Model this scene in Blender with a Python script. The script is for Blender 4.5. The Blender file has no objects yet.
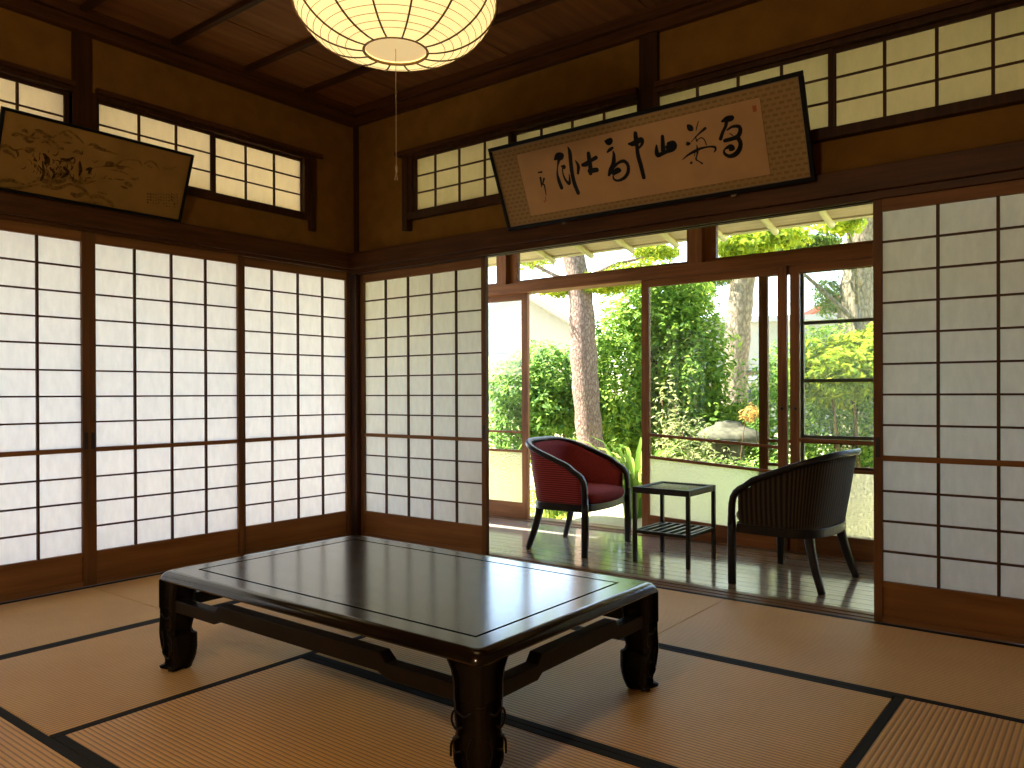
import bpy, bmesh, math, random
import numpy as np
from mathutils import Vector, Matrix

SC = bpy.context.scene
COL = SC.collection
PI = math.pi
random.seed(7)
RNG = np.random.default_rng(11)

# ------------------------------------------------------------------ materials
def newmat(name):
    m = bpy.data.materials.new(name); m.use_nodes = True
    nt = m.node_tree
    for n in list(nt.nodes): nt.nodes.remove(n)
    out = nt.nodes.new('ShaderNodeOutputMaterial')
    return m, nt, out

def nd(nt, typ, **kw):
    n = nt.nodes.new(typ)
    for k, v in kw.items():
        if k.startswith('i_'):
            key = k[2:]
            key = int(key) if key.isdigit() else key.replace('_', ' ')
            n.inputs[key].default_value = v
        else: setattr(n, k, v)
    return n

def rgba(c): return (c[0], c[1], c[2], 1.0)

def coords(nt, scale=(1, 1, 1), kind='Object', rot=(0, 0, 0)):
    tc = nd(nt, 'ShaderNodeTexCoord'); mp = nd(nt, 'ShaderNodeMapping')
    mp.inputs['Scale'].default_value = scale
    mp.inputs['Rotation'].default_value = rot
    nt.links.new(tc.outputs[kind], mp.inputs['Vector'])
    return mp.outputs['Vector']

def ramp(nt, fac, stops):
    r = nd(nt, 'ShaderNodeValToRGB')
    el = r.color_ramp.elements
    while len(el) < len(stops): el.new(0.5)
    for e, (p, c) in zip(el, stops):
        e.position = p; e.color = rgba(c)
    nt.links.new(fac, r.inputs['Fac'])
    return r.outputs['Color']

def noise(nt, vec, scale, detail=4, rough=0.55):
    n = nd(nt, 'ShaderNodeTexNoise'); n.inputs['Scale'].default_value = scale
    n.inputs['Detail'].default_value = detail; n.inputs['Roughness'].default_value = rough
    nt.links.new(vec, n.inputs['Vector'])
    return n.outputs['Fac']

def bump(nt, h, strength=0.2, dist=0.01):
    b = nd(nt, 'ShaderNodeBump'); b.inputs['Strength'].default_value = strength
    b.inputs['Distance'].default_value = dist
    nt.links.new(h, b.inputs['Height'])
    return b.outputs['Normal']

def pbsdf(nt, out, color=None, rough=0.5, spec=0.5, normal=None, coat=0.0, coat_rough=0.1, metallic=0.0):
    p = nd(nt, 'ShaderNodeBsdfPrincipled')
    if color is not None:
        if isinstance(color, tuple): p.inputs['Base Color'].default_value = rgba(color)
        else: nt.links.new(color, p.inputs['Base Color'])
    if isinstance(rough, float): p.inputs['Roughness'].default_value = rough
    else: nt.links.new(rough, p.inputs['Roughness'])
    p.inputs['Specular IOR Level'].default_value = spec
    p.inputs['Coat Weight'].default_value = coat
    p.inputs['Coat Roughness'].default_value = coat_rough
    p.inputs['Metallic'].default_value = metallic
    if normal is not None: nt.links.new(normal, p.inputs['Normal'])
    nt.links.new(p.outputs[0], out.inputs['Surface'])
    return p

def wood(name, dark, light, axis=0, rough=0.5, spec=0.25, grain=38.0, coat=0.0, bmp=0.08):
    m, nt, out = newmat(name)
    sc = [1.0, 1.0, 1.0]
    for i in range(3):
        sc[i] = 0.06 if i == axis else 1.0
    v = coords(nt, tuple(sc))
    f = noise(nt, v, grain, 5, 0.6)
    v2 = coords(nt, (1, 1, 1))
    f2 = noise(nt, v2, 1.7, 2, 0.5)
    mx = nd(nt, 'ShaderNodeMix', data_type='FLOAT'); mx.inputs['Factor'].default_value = 0.3
    nt.links.new(f, mx.inputs[2]); nt.links.new(f2, mx.inputs[3])
    c = ramp(nt, mx.outputs[0], [(0.34, dark), (0.66, light)])
    pbsdf(nt, out, c, rough, spec, bump(nt, f, bmp, 0.004), coat)
    return m

def plain(name, color, rough=0.5, spec=0.4, var=0.12, scale=20.0, metallic=0.0, coat=0.0, bmp=0.0):
    m, nt, out = newmat(name)
    v = coords(nt)
    f = noise(nt, v, scale, 3)
    a = tuple(c * (1 - var) for c in color); b = tuple(min(1, c * (1 + var)) for c in color)
    c = ramp(nt, f, [(0.3, a), (0.7, b)])
    pbsdf(nt, out, c, rough, spec, bump(nt, f, bmp, 0.003) if bmp else None, coat, 0.1, metallic)
    return m

def paper_mat(name, col, trans=0.7, fibre=0.06):
    m, nt, out = newmat(name)
    v = coords(nt, (1, 1, 0.35))
    f = noise(nt, v, 26.0, 6, 0.7)
    c = ramp(nt, f, [(0.3, tuple(x * (1 - fibre) for x in col)), (0.7, col)])
    d = nd(nt, 'ShaderNodeBsdfDiffuse'); t = nd(nt, 'ShaderNodeBsdfTranslucent')
    nt.links.new(c, d.inputs['Color']); nt.links.new(c, t.inputs['Color'])
    mx = nd(nt, 'ShaderNodeMixShader'); mx.inputs['Fac'].default_value = trans
    nt.links.new(d.outputs[0], mx.inputs[1]); nt.links.new(t.outputs[0], mx.inputs[2])
    nt.links.new(mx.outputs[0], out.inputs['Surface'])
    return m

def glass_mat(name, tint=(0.96, 0.98, 0.96), gloss=1.0):
    m, nt, out = newmat(name)
    fr = nd(nt, 'ShaderNodeFresnel'); fr.inputs['IOR'].default_value = 1.45
    mu = nd(nt, 'ShaderNodeMath', operation='MULTIPLY'); mu.inputs[1].default_value = gloss
    nt.links.new(fr.outputs[0], mu.inputs[0])
    t = nd(nt, 'ShaderNodeBsdfTransparent'); t.inputs['Color'].default_value = rgba(tint)
    g = nd(nt, 'ShaderNodeBsdfGlossy'); g.inputs['Roughness'].default_value = 0.02
    mx = nd(nt, 'ShaderNodeMixShader')
    nt.links.new(mu.outputs[0], mx.inputs['Fac']); nt.links.new(t.outputs[0], mx.inputs[1]); nt.links.new(g.outputs[0], mx.inputs[2])
    nt.links.new(mx.outputs[0], out.inputs['Surface'])
    return m

def frosted_mat(name):
    m, nt, out = newmat(name)
    v = coords(nt)
    f = noise(nt, v, 60.0, 2, 0.6)
    nrm = bump(nt, f, 0.9, 0.02)
    r = nd(nt, 'ShaderNodeBsdfRefraction'); r.inputs['Roughness'].default_value = 0.35; r.inputs['IOR'].default_value = 1.25
    r.inputs['Color'].default_value = (0.86, 0.83, 0.71, 1)
    nt.links.new(nrm, r.inputs['Normal'])
    t = nd(nt, 'ShaderNodeBsdfTranslucent'); t.inputs['Color'].default_value = (0.82, 0.77, 0.63, 1)
    mx = nd(nt, 'ShaderNodeMixShader'); mx.inputs['Fac'].default_value = 0.3
    nt.links.new(r.outputs[0], mx.inputs[1]); nt.links.new(t.outputs[0], mx.inputs[2])
    nt.links.new(mx.outputs[0], out.inputs['Surface'])
    return m

def screen_mat(name):
    m, nt, out = newmat(name)
    t = nd(nt, 'ShaderNodeBsdfTransparent'); d = nd(nt, 'ShaderNodeBsdfDiffuse'); d.inputs['Color'].default_value = (0.22, 0.22, 0.18, 1)
    tr = nd(nt, 'ShaderNodeBsdfTranslucent'); tr.inputs['Color'].default_value = (0.4, 0.4, 0.33, 1)
    ad = nd(nt, 'ShaderNodeAddShader'); nt.links.new(d.outputs[0], ad.inputs[0]); nt.links.new(tr.outputs[0], ad.inputs[1])
    mx = nd(nt, 'ShaderNodeMixShader'); mx.inputs['Fac'].default_value = 0.13
    nt.links.new(t.outputs[0], mx.inputs[1]); nt.links.new(ad.outputs[0], mx.inputs[2])
    nt.links.new(mx.outputs[0], out.inputs['Surface'])
    return m

def leaf_mat(name, stops, trans=0.4, rough=0.55):
    """leaf colour by the per-leaf attribute 'tone' (each leaf its own shade)"""
    m, nt, out = newmat(name)
    at = nd(nt, 'ShaderNodeAttribute'); at.attribute_name = 'tone'
    c = ramp(nt, at.outputs['Fac'], stops)
    p = nd(nt, 'ShaderNodeBsdfPrincipled'); p.inputs['Roughness'].default_value = rough; p.inputs['Specular IOR Level'].default_value = 0.22
    t = nd(nt, 'ShaderNodeBsdfTranslucent')
    nt.links.new(c, p.inputs['Base Color'])
    hs = nd(nt, 'ShaderNodeHueSaturation'); hs.inputs['Hue'].default_value = 0.478; hs.inputs['Saturation'].default_value = 1.0; hs.inputs['Value'].default_value = 1.5
    nt.links.new(c, hs.inputs['Color']); nt.links.new(hs.outputs[0], t.inputs['Color'])
    mx = nd(nt, 'ShaderNodeMixShader'); mx.inputs['Fac'].default_value = trans
    nt.links.new(p.outputs[0], mx.inputs[1]); nt.links.new(t.outputs[0], mx.inputs[2])
    nt.links.new(mx.outputs[0], out.inputs['Surface'])
    return m

M = {}
M['post'] = wood('wood_post', (0.028, 0.011, 0.004), (0.075, 0.029, 0.010), 2, 0.5)
M['beam_x'] = wood('wood_beam_x', (0.048, 0.018, 0.006), (0.125, 0.048, 0.015), 0, 0.45)
M['beam_y'] = wood('wood_beam_y', (0.048, 0.018, 0.006), (0.125, 0.048, 0.015), 1, 0.45)
M['door_v'] = wood('wood_door_v', (0.105, 0.045, 0.014), (0.21, 0.092, 0.030), 2, 0.5)  # stiles darker than the rails: their backlit shade is put into this colour
M['door_h'] = wood('wood_door_h', (0.17, 0.075, 0.024), (0.32, 0.145, 0.048), 0, 0.5, grain=24)
M['kumiko'] = wood('wood_lattice', (0.055, 0.022, 0.010), (0.105, 0.045, 0.018), 2, 0.5)
M['sash_v'] = wood('wood_sash_v', (0.17, 0.065, 0.022), (0.38, 0.155, 0.052), 2, 0.45)
M['sash_h'] = wood('wood_sash_h', (0.17, 0.065, 0.022), (0.38, 0.155, 0.052), 0, 0.45)
M['ceil'] = wood('wood_ceiling_board', (0.17, 0.072, 0.026), (0.32, 0.145, 0.052), 1, 0.6, grain=22)
M['batten'] = wood('wood_batten', (0.030, 0.012, 0.005), (0.07, 0.028, 0.011), 0, 0.5)
M['sill'] = wood('wood_sill', (0.13, 0.062, 0.026), (0.26, 0.13, 0.058), 0, 0.35)
M['sill_y'] = wood('wood_sill_y', (0.13, 0.062, 0.026), (0.26, 0.13, 0.058), 1, 0.35)
M['eave'] = wood('wood_eave_board', (0.50, 0.39, 0.25), (0.68, 0.56, 0.40), 0, 0.7, 0.2)
M['eave_yellow'] = wood('yellow_eave_board', (0.62, 0.46, 0.16), (0.78, 0.62, 0.28), 1, 0.7, 0.2)  # made yellow to warm the light on the tops of the left papers
M['rafter'] = wood('wood_rafter', (0.45, 0.40, 0.20), (0.62, 0.56, 0.30), 1, 0.6, 0.2)
M['plaster'] = plain('ochre_plaster', (0.245, 0.125, 0.024), 0.95, 0.1, 0.12, 9.0, bmp=0.15)
M['paper'] = paper_mat('shoji_paper', (0.87, 0.835, 0.77), 0.52, 0.13)
M['paper_old'] = paper_mat('aged_shoji_paper', (0.84, 0.70, 0.46), 0.62, 0.10)
M['glass'] = glass_mat('window_glass')
M['frost'] = frosted_mat('frosted_glass')
M['screen'] = screen_mat('insect_mesh')
M['screen_frame'] = plain('aged_metal', (0.13, 0.12, 0.09), 0.5, 0.4)
M['black_metal'] = plain('black_metal', (0.02, 0.018, 0.016), 0.4, 0.5)
M['border'] = plain('tatami_border_cloth', (0.020, 0.022, 0.024), 0.8, 0.2, 0.3, 300.0)

def tatami_mat(name, axis):
    m, nt, out = newmat(name)
    v = coords(nt)
    sep = nd(nt, 'ShaderNodeSeparateXYZ'); nt.links.new(v, sep.inputs[0])
    o = sep.outputs['Y'] if axis == 0 else sep.outputs['X']      # ridges run along `axis`
    k = nd(nt, 'ShaderNodeMath', operation='MULTIPLY'); k.inputs[1].default_value = 2 * PI / 0.0155; nt.links.new(o, k.inputs[0])
    s = nd(nt, 'ShaderNodeMath', operation='SINE'); nt.links.new(k.outputs[0], s.inputs[0])
    ab = nd(nt, 'ShaderNodeMath', operation='MULTIPLY_ADD'); ab.inputs[1].default_value = 0.5; ab.inputs[2].default_value = 0.5
    nt.links.new(s.outputs[0], ab.inputs[0])
    sc = (1, 0.03, 1) if axis == 0 else (0.03, 1, 1)     # rush strands run across the ridges
    f = noise(nt, coords(nt, sc), 260.0, 3, 0.6)
    f2 = noise(nt, coords(nt), 2.2, 4, 0.6)
    mx = nd(nt, 'ShaderNodeMix', data_type='FLOAT'); mx.inputs['Factor'].default_value = 0.5
    nt.links.new(f, mx.inputs[2]); nt.links.new(f2, mx.inputs[3])
    c = ramp(nt, mx.outputs[0], [(0.30, (0.78, 0.425, 0.105)), (0.70, (0.96, 0.60, 0.185))])
    dk = nd(nt, 'ShaderNodeMix', data_type='RGBA', blend_type='MULTIPLY')
    gr = ramp(nt, ab.outputs[0], [(0.0, (0.50, 0.42, 0.36)), (0.42, (1, 1, 1))])
    dk.inputs['Factor'].default_value = 1.0
    nt.links.new(c, dk.inputs[6]); nt.links.new(gr, dk.inputs[7])
    p = pbsdf(nt, out, dk.outputs[2], 0.5, 0.5, bump(nt, ab.outputs[0], 0.5, 0.0025))
    p.inputs['Sheen Weight'].default_value = 0.45; p.inputs['Sheen Roughness'].default_value = 0.35; p.inputs['Sheen Tint'].default_value = (1.0, 0.80, 0.58, 1)
    return m
M['tatami_x'] = tatami_mat('rush_mat_x', 0)
M['tatami_y'] = tatami_mat('rush_mat_y', 1)

def lacquer(name):
    m, nt, out = newmat(name)
    f = noise(nt, coords(nt, (0.05, 1, 1)), 45.0, 5, 0.6)
    c = ramp(nt, f, [(0.3, (0.004, 0.0025, 0.002)), (0.7, (0.014, 0.007, 0.005))])
    r = nd(nt, 'ShaderNodeMapRange'); r.inputs[3].default_value = 0.10; r.inputs[4].default_value = 0.22
    nt.links.new(f, r.inputs[0])
    pbsdf(nt, out, c, r.outputs[0], 0.6, bump(nt, f, 0.05, 0.002), 0.35, 0.13).inputs['Coat IOR'].default_value = 1.5
    return m
M['lacquer'] = lacquer('dark_lacquer')
M['lacquer_leg'] = plain('dull_black_lacquer', (0.0075, 0.005, 0.004), 0.42, 0.3, 0.3, 30)  # duller than the top, so the fill light leaves the legs dark
M['groove'] = plain('black_inlay', (0.003, 0.003, 0.003), 0.6, 0.2)
M['inlay'] = plain('matt_black_groove', (0.002, 0.002, 0.002), 1.0, 0.0)
M['blackwood'] = plain('black_stained_wood', (0.011, 0.008, 0.007), 0.36, 0.4, 0.3, 40)

def engawa_mat():
    m, nt, out = newmat('engawa_boards')
    f = noise(nt, coords(nt, (0.05, 1, 1)), 34.0, 5, 0.6)
    c = ramp(nt, f, [(0.3, (0.42, 0.37, 0.30)), (0.7, (0.60, 0.53, 0.44))])
    sp = nd(nt, 'ShaderNodeSeparateXYZ'); nt.links.new(coords(nt), sp.inputs[0])
    a = nd(nt, 'ShaderNodeMath', operation='MULTIPLY'); a.inputs[1].default_value = 1 / 0.088; nt.links.new(sp.outputs['Y'], a.inputs[0])
    fr = nd(nt, 'ShaderNodeMath', operation='FRACT'); nt.links.new(a.outputs[0], fr.inputs[0])
    g = ramp(nt, fr.outputs[0], [(0.0, (0.03, 0.03, 0.03)), (0.07, (1, 1, 1)), (0.93, (1, 1, 1)), (1.0, (0.03, 0.03, 0.03))])
    mx = nd(nt, 'ShaderNodeMix', data_type='RGBA', blend_type='MULTIPLY'); mx.inputs['Factor'].default_value = 1.0
    nt.links.new(c, mx.inputs[6]); nt.links.new(g, mx.inputs[7])
    pbsdf(nt, out, mx.outputs[2], 0.22, 0.5, bump(nt, g, 0.04, 0.002), 1.0, 0.08)
    nt.links.new(g, nt.nodes['Principled BSDF'].inputs['Coat Weight']); nt.nodes['Principled BSDF'].inputs['Coat IOR'].default_value = 1.9
    return m
M['engawa'] = engawa_mat()

def fabric(name, a, b, period, axis, second=None):
    m, nt, out = newmat(name)
    sp = nd(nt, 'ShaderNodeSeparateXYZ'); nt.links.new(coords(nt, kind='UV'), sp.inputs[0])
    k = nd(nt, 'ShaderNodeMath', operation='MULTIPLY'); k.inputs[1].default_value = 2 * PI / period
    nt.links.new(sp.outputs[axis], k.inputs[0])
    s = nd(nt, 'ShaderNodeMath', operation='SINE'); nt.links.new(k.outputs[0], s.inputs[0])
    n = noise(nt, coords(nt), 320.0, 2, 0.7)
    ad = nd(nt, 'ShaderNodeMath', operation='MULTIPLY_ADD'); ad.inputs[1].default_value = 0.32
    nt.links.new(s.outputs[0], ad.inputs[0]); nt.links.new(n, ad.inputs[2])
    c = ramp(nt, ad.outputs[0], [(0.25, a), (0.75, b)])
    p = pbsdf(nt, out, c, 0.9, 0.15, bump(nt, ad.outputs[0], 0.3, 0.002))
    p.inputs['Sheen Weight'].default_value = 0.25
    return m
M['red_rib'] = fabric('red_ribbed_cloth', (0.16, 0.018, 0.024), (0.42, 0.065, 0.075), 0.013, 'Y')
M['red_dot'] = plain('red_woven_cloth', (0.34, 0.058, 0.062), 0.9, 0.15, 0.45, 260.0, bmp=0.2)
M['brown_stripe'] = fabric('brown_striped_cloth', (0.010, 0.007, 0.005), (0.060, 0.042, 0.026), 0.024, 'X')
M['grey_cloth'] = fabric('grey_cloth', (0.10, 0.09, 0.075), (0.2, 0.18, 0.15), 0.012, 'X')

def brocade():
    m, nt, out = newmat('brocade_mount')
    br = nd(nt, 'ShaderNodeTexBrick'); br.offset = 0.5
    br.inputs['Color1'].default_value = (0.25, 0.155, 0.055, 1); br.inputs['Color2'].default_value = (0.28, 0.175, 0.065, 1)
    br.inputs['Mortar'].default_value = (0.35, 0.23, 0.092, 1)
    br.inputs['Scale'].default_value = 1.0
    br.inputs['Mortar Size'].default_value = 0.0075; br.inputs['Mortar Smooth'].default_value = 0.4
    br.inputs['Brick Width'].default_value = 0.034; br.inputs['Row Height'].default_value = 0.0225
    nt.links.new(coords(nt), br.inputs['Vector'])
    pbsdf(nt, out, br.outputs['Color'], 0.7, 0.2)
    return m
M['brocade'] = brocade()
M['scroll_paper'] = plain('aged_scroll_paper', (0.52, 0.32, 0.145), 0.8, 0.2, 0.10, 5.0)
M['paint_paper'] = plain('aged_painting_silk', (0.30, 0.175, 0.045), 0.85, 0.2, 0.16, 5.0)
M['ink'] = plain('black_ink', (0.006, 0.006, 0.008), 0.5, 0.3)
M['wash'] = plain('brown_ink_wash', (0.225, 0.130, 0.034), 0.9, 0.1, 0.3, 60)
M['wash_dark'] = plain('dark_ink_wash', (0.10, 0.058, 0.017), 0.9, 0.1, 0.4, 60)
M['seal'] = plain('red_seal', (0.42, 0.13, 0.05), 0.8, 0.2)
M['fillet'] = plain('grey_fillet', (0.25, 0.19, 0.11), 0.4, 0.4)
M['string'] = plain('pale_string', (0.45, 0.36, 0.24), 0.7, 0.2)
M['bamboo'] = plain('dark_bamboo', (0.16, 0.085, 0.028), 0.5, 0.4)
M['bamboo_rim'] = plain('light_bamboo_rim', (0.42, 0.25, 0.07), 0.5, 0.4)

def lantern_mat(name, col, st):
    m, nt, out = newmat(name)
    f = noise(nt, coords(nt, (1, 1, 1)), 30.0, 4)
    c = ramp(nt, f, [(0.3, tuple(x * 0.93 for x in col)), (0.7, col)])
    e = nd(nt, 'ShaderNodeEmission'); e.inputs['Strength'].default_value = st
    nt.links.new(c, e.inputs['Color'])
    d = nd(nt, 'ShaderNodeBsdfDiffuse'); d.inputs['Color'].default_value = (0.8, 0.7, 0.5, 1)
    a = nd(nt, 'ShaderNodeAddShader'); nt.links.new(e.outputs[0], a.inputs[0]); nt.links.new(d.outputs[0], a.inputs[1])
    nt.links.new(a.outputs[0], out.inputs['Surface'])
    return m
M['lantern'] = lantern_mat('glowing_lantern_paper', (1.0, 0.75, 0.30), 0.60)
M['lantern_disc'] = lantern_mat('glowing_lantern_disc', (1.0, 0.72, 0.33), 0.34)

# outdoors
M['bark_pine'] = None
def bark(name, a, b, scale):
    m, nt, out = newmat(name)
    v = coords(nt, (1, 1, 0.45))
    vo = nd(nt, 'ShaderNodeTexVoronoi'); vo.feature = 'DISTANCE_TO_EDGE'; vo.inputs['Scale'].default_value = scale
    nt.links.new(v, vo.inputs['Vector'])
    f = noise(nt, v, scale * 2.5, 5, 0.7)
    mx = nd(nt, 'ShaderNodeMath', operation='MULTIPLY_ADD'); mx.inputs[1].default_value = 0.9
    nt.links.new(vo.outputs['Distance'], mx.inputs[0]); nt.links.new(f, mx.inputs[2])
    c = ramp(nt, mx.outputs[0], [(0.42, a), (0.85, b)])
    pbsdf(nt, out, c, 0.9, 0.2, bump(nt, mx.outputs[0], 0.9, 0.03))
    return m
M['bark_pine'] = bark('pine_bark', (0.20, 0.125, 0.09), (0.52, 0.38, 0.285), 34.0)
M['bark_grey'] = bark('grey_bark', (0.19, 0.145, 0.10), (0.42, 0.34, 0.245), 16.0)
M['stem'] = plain('brown_stem', (0.16, 0.10, 0.05), 0.9, 0.2, 0.3, 30)
M['leaf_camellia'] = leaf_mat('camellia_leaf', [(0.0, (0.05, 0.13, 0.03)), (0.5, (0.17, 0.33, 0.06)), (1.0, (0.36, 0.50, 0.11))], 0.42)
M['leaf_hedge'] = leaf_mat('hedge_leaf', [(0.0, (0.06, 0.15, 0.025)), (0.5, (0.22, 0.38, 0.055)), (1.0, (0.44, 0.55, 0.09))], 0.45)
M['leaf_yellow'] = leaf_mat('yellow_green_leaf', [(0.0, (0.14, 0.25, 0.03)), (0.5, (0.36, 0.46, 0.04)), (1.0, (0.64, 0.66, 0.06))], 0.5)
M['leaf_pine'] = leaf_mat('pine_needle', [(0.0, (0.045, 0.10, 0.03)), (0.6, (0.14, 0.23, 0.05)), (1.0, (0.30, 0.36, 0.08))], 0.35)
M['leaf_pale'] = leaf_mat('pale_spray', [(0.0, (0.14, 0.20, 0.06)), (0.5, (0.32, 0.36, 0.13)), (1.0, (0.56, 0.50, 0.28))], 0.4)
M['leaf_strap'] = leaf_mat('strap_leaf', [(0.0, (0.07, 0.17, 0.03)), (0.6, (0.22, 0.36, 0.05)), (1.0, (0.42, 0.52, 0.12))], 0.35, 0.35)
M['leaf_orange'] = leaf_mat('orange_leaf', [(0.0, (0.42, 0.28, 0.06)), (1.0, (0.72, 0.50, 0.16))], 0.4)
M['grass'] = leaf_mat('ground_cover_leaf', [(0.0, (0.12, 0.20, 0.03)), (0.5, (0.30, 0.40, 0.06)), (1.0, (0.55, 0.58, 0.16))], 0.35)

def ground_mat():
    m, nt, out = newmat('mossy_ground')
    v = coords(nt)
    f = noise(nt, v, 1.1, 6, 0.6)
    c = ramp(nt, f, [(0.35, (0.34, 0.34, 0.15)), (0.5, (0.54, 0.50, 0.28)), (0.65, (0.70, 0.62, 0.42))])
    f2 = noise(nt, v, 30, 4)
    pbsdf(nt, out, c, 0.95, 0.1, bump(nt, f2, 0.6, 0.03))
    return m
M['ground'] = ground_mat()
M['gravel'] = plain('grey_gravel', (0.19, 0.205, 0.23), 0.95, 0.1, 0.2, 30)
M['fence'] = wood('fence_board', (0.20, 0.16, 0.12), (0.34, 0.28, 0.21), 2, 0.8, 0.1)
M['blocking'] = wood('blocking_board', (0.36, 0.23, 0.11), (0.52, 0.35, 0.18), 2, 0.7, 0.1)  # warm tan chosen to tint the light reaching the right screen
M['stone'] = plain('mossy_stone', (0.11, 0.105, 0.07), 0.9, 0.2, 0.35, 14, bmp=0.5)
M['white_wall'] = plain('white_render', (0.34, 0.33, 0.305), 0.9, 0.1, 0.05, 3)
M['cream_wall'] = plain('cream_garden_wall', (0.62, 0.56, 0.36), 0.9, 0.1, 0.1, 3)
M['grey_roof'] = plain('grey_tile', (0.30, 0.30, 0.31), 0.7, 0.3, 0.15, 20)
M['red_roof'] = plain('red_tile', (0.58, 0.13, 0.10), 0.7, 0.3, 0.15, 20)
M['dark_glass'] = plain('dark_pane', (0.05, 0.06, 0.07), 0.15, 0.5)
M['back_wall'] = plain('sand_plaster', (0.20, 0.13, 0.055), 0.95, 0.1, 0.08, 6.0)

# ------------------------------------------------------------------ mesh helpers
class MB:
    def __init__(s): s.v = []; s.f = []; s.uv = None
    def box(s, x0, x1, y0, y1, z0, z1):
        b = len(s.v)
        for z in (z0, z1):
            s.v += [(x0, y0, z), (x1, y0, z), (x1, y1, z), (x0, y1, z)]
        s.f += [(b, b+3, b+2, b+1), (b+4, b+5, b+6, b+7), (b, b+1, b+5, b+4), (b+1, b+2, b+6, b+5), (b+2, b+3, b+7, b+6), (b+3, b, b+4, b+7)]
        return s
    def hexa(s, p):      # eight corners, bottom ring then top ring
        b = len(s.v); s.v += [tuple(q) for q in p]
        s.f += [(b, b+3, b+2, b+1), (b+4, b+5, b+6, b+7), (b, b+1, b+5, b+4), (b+1, b+2, b+6, b+5), (b+2, b+3, b+7, b+6), (b+3, b, b+4, b+7)]
        return s
    def prism(s, poly, axis, a0, a1):      # closed outline swept along an axis; outline in the other two axes, cyclic order
        b = len(s.v); n = len(poly)
        for a in (a0, a1):
            for (p, q) in poly:
                s.v.append({0: (a, p, q), 1: (p, a, q), 2: (p, q, a)}[axis])
        s.f.append(tuple(range(b + n - 1, b - 1, -1))); s.f.append(tuple(range(b + n, b + 2 * n)))
        for i in range(n):
            j = (i + 1) % n
            s.f.append((b + i, b + j, b + n + j, b + n + i))
        return s
    def rings(s, rings, cap=True, closed=True):      # list of vertex rings lofted together
        b = len(s.v); n = len(rings[0])
        for r in rings: s.v += [tuple(p) for p in r]
        for k in range(len(rings) - 1):
            for i in range(n if closed else n - 1):
                j = (i + 1) % n
                s.f.append((b + k*n + i, b + k*n + j, b + (k+1)*n + j, b + (k+1)*n + i))
        if cap and closed:
            s.f.append(tuple(range(b + n - 1, b - 1, -1)))
            e = b + (len(rings) - 1) * n
            s.f.append(tuple(range(e, e + n)))
        return s
    def lathe(s, prof, n=32, c=(0, 0, 0), cap=False):
        rs = []
        for (r, z) in prof:
            rs.append([(c[0] + r*math.cos(2*PI*i/n), c[1] + r*math.sin(2*PI*i/n), c[2] + z) for i in range(n)])
        return s.rings(rs, cap)
    def tube(s, pts, rad, n=8, cap=True, sect=None, up=None):
        P = [Vector(p) for p in pts]
        if not hasattr(rad, '__len__'): rad = [rad] * len(P)
        rs = []; prev = None
        for i, p in enumerate(P):
            t = (P[min(i+1, len(P)-1)] - P[max(i-1, 0)]).normalized()
            if up is not None: ref = Vector(up)
            elif prev is not None: ref = prev
            else: ref = Vector((0, 0, 1)) if abs(t.z) < 0.9 else Vector((1, 0, 0))
            x = (ref - t * ref.dot(t))
            if x.length < 1e-5: x = t.orthogonal()
            x.normalize(); y = t.cross(x)
            prev = x
            r = rad[i]
            if sect is None:
                ring = [p + (x * math.cos(2*PI*k/n) + y * math.sin(2*PI*k/n)) * r for k in range(n)]
            else:
                ring = [p + x * (a * r) + y * (b * r) for a, b in sect]
            rs.append(ring)
        return s.rings(rs, cap)
    def build(s, name, mat, parent=None, smooth=False, bevel=0.0, fix=True, seg=2, uv=None):
        me = bpy.data.meshes.new(name)
        me.from_pydata([tuple(v) for v in s.v], [], s.f)
        me.update()
        if fix:
            bm = bmesh.new(); bm.from_mesh(me); bmesh.ops.recalc_face_normals(bm, faces=bm.faces); bm.to_mesh(me); bm.free()
        me.materials.append(M[mat])
        if uv is not None:
            l = me.uv_layers.new(name='UVMap')
            for lp in me.loops: l.data[lp.index].uv = uv[lp.vertex_index]
        if smooth:
            for p in me.polygons: p.use_smooth = True
        o = bpy.data.objects.new(name, me); COL.objects.link(o)
        if parent is not None: o.parent = parent
        if bevel > 0:
            md = o.modifiers.new('bevel', 'BEVEL'); md.width = bevel; md.segments = seg; md.limit_method = 'ANGLE'; md.angle_limit = math.radians(40)
        return o

RSECT = [(0.5, 0.28), (0.42, 0.42), (0.28, 0.5), (-0.28, 0.5), (-0.42, 0.42), (-0.5, 0.28), (-0.5, -0.28), (-0.42, -0.42), (-0.28, -0.5), (0.28, -0.5), (0.42, -0.42), (0.5, -0.28)]

def empty(name, loc=(0, 0, 0), rz=0.0):
    o = bpy.data.objects.new(name, None); COL.objects.link(o)
    o.empty_display_size = 0.1
    o.location = loc; o.rotation_euler = (0, 0, rz)
    return o
def tag(o, label=None, cat=None, group=None, kind=None):
    if label: o['label'] = label
    if cat: o['category'] = cat
    if group: o['group'] = group
    if kind: o['kind'] = kind
    return o
def copy_tree(o, parent=None):
    c = o.copy(); COL.objects.link(c)
    if parent is not None: c.parent = parent
    for ch in list(o.children): copy_tree(ch, c)
    return c
def smooth_path(pts, n):      # Catmull-Rom through the points
    P = [Vector(p) for p in pts]; P = [P[0] * 2 - P[1]] + P + [P[-1] * 2 - P[-2]]
    out = []
    for i in range(1, len(P) - 2):
        for k in range(n):
            t = k / n; a, b, c, d = P[i-1], P[i], P[i+1], P[i+2]
            out.append(0.5 * ((2*b) + (c - a)*t + (2*a - 5*b + 4*c - d)*t*t + (3*b - a - 3*c + d)*t**3))
    out.append(P[-2]); return out

SKY_STRENGTH, SUN_STRENGTH, EXPOSURE, FILL_STRENGTH = 0.42, 16.0, 1.05, 31.0

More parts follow.
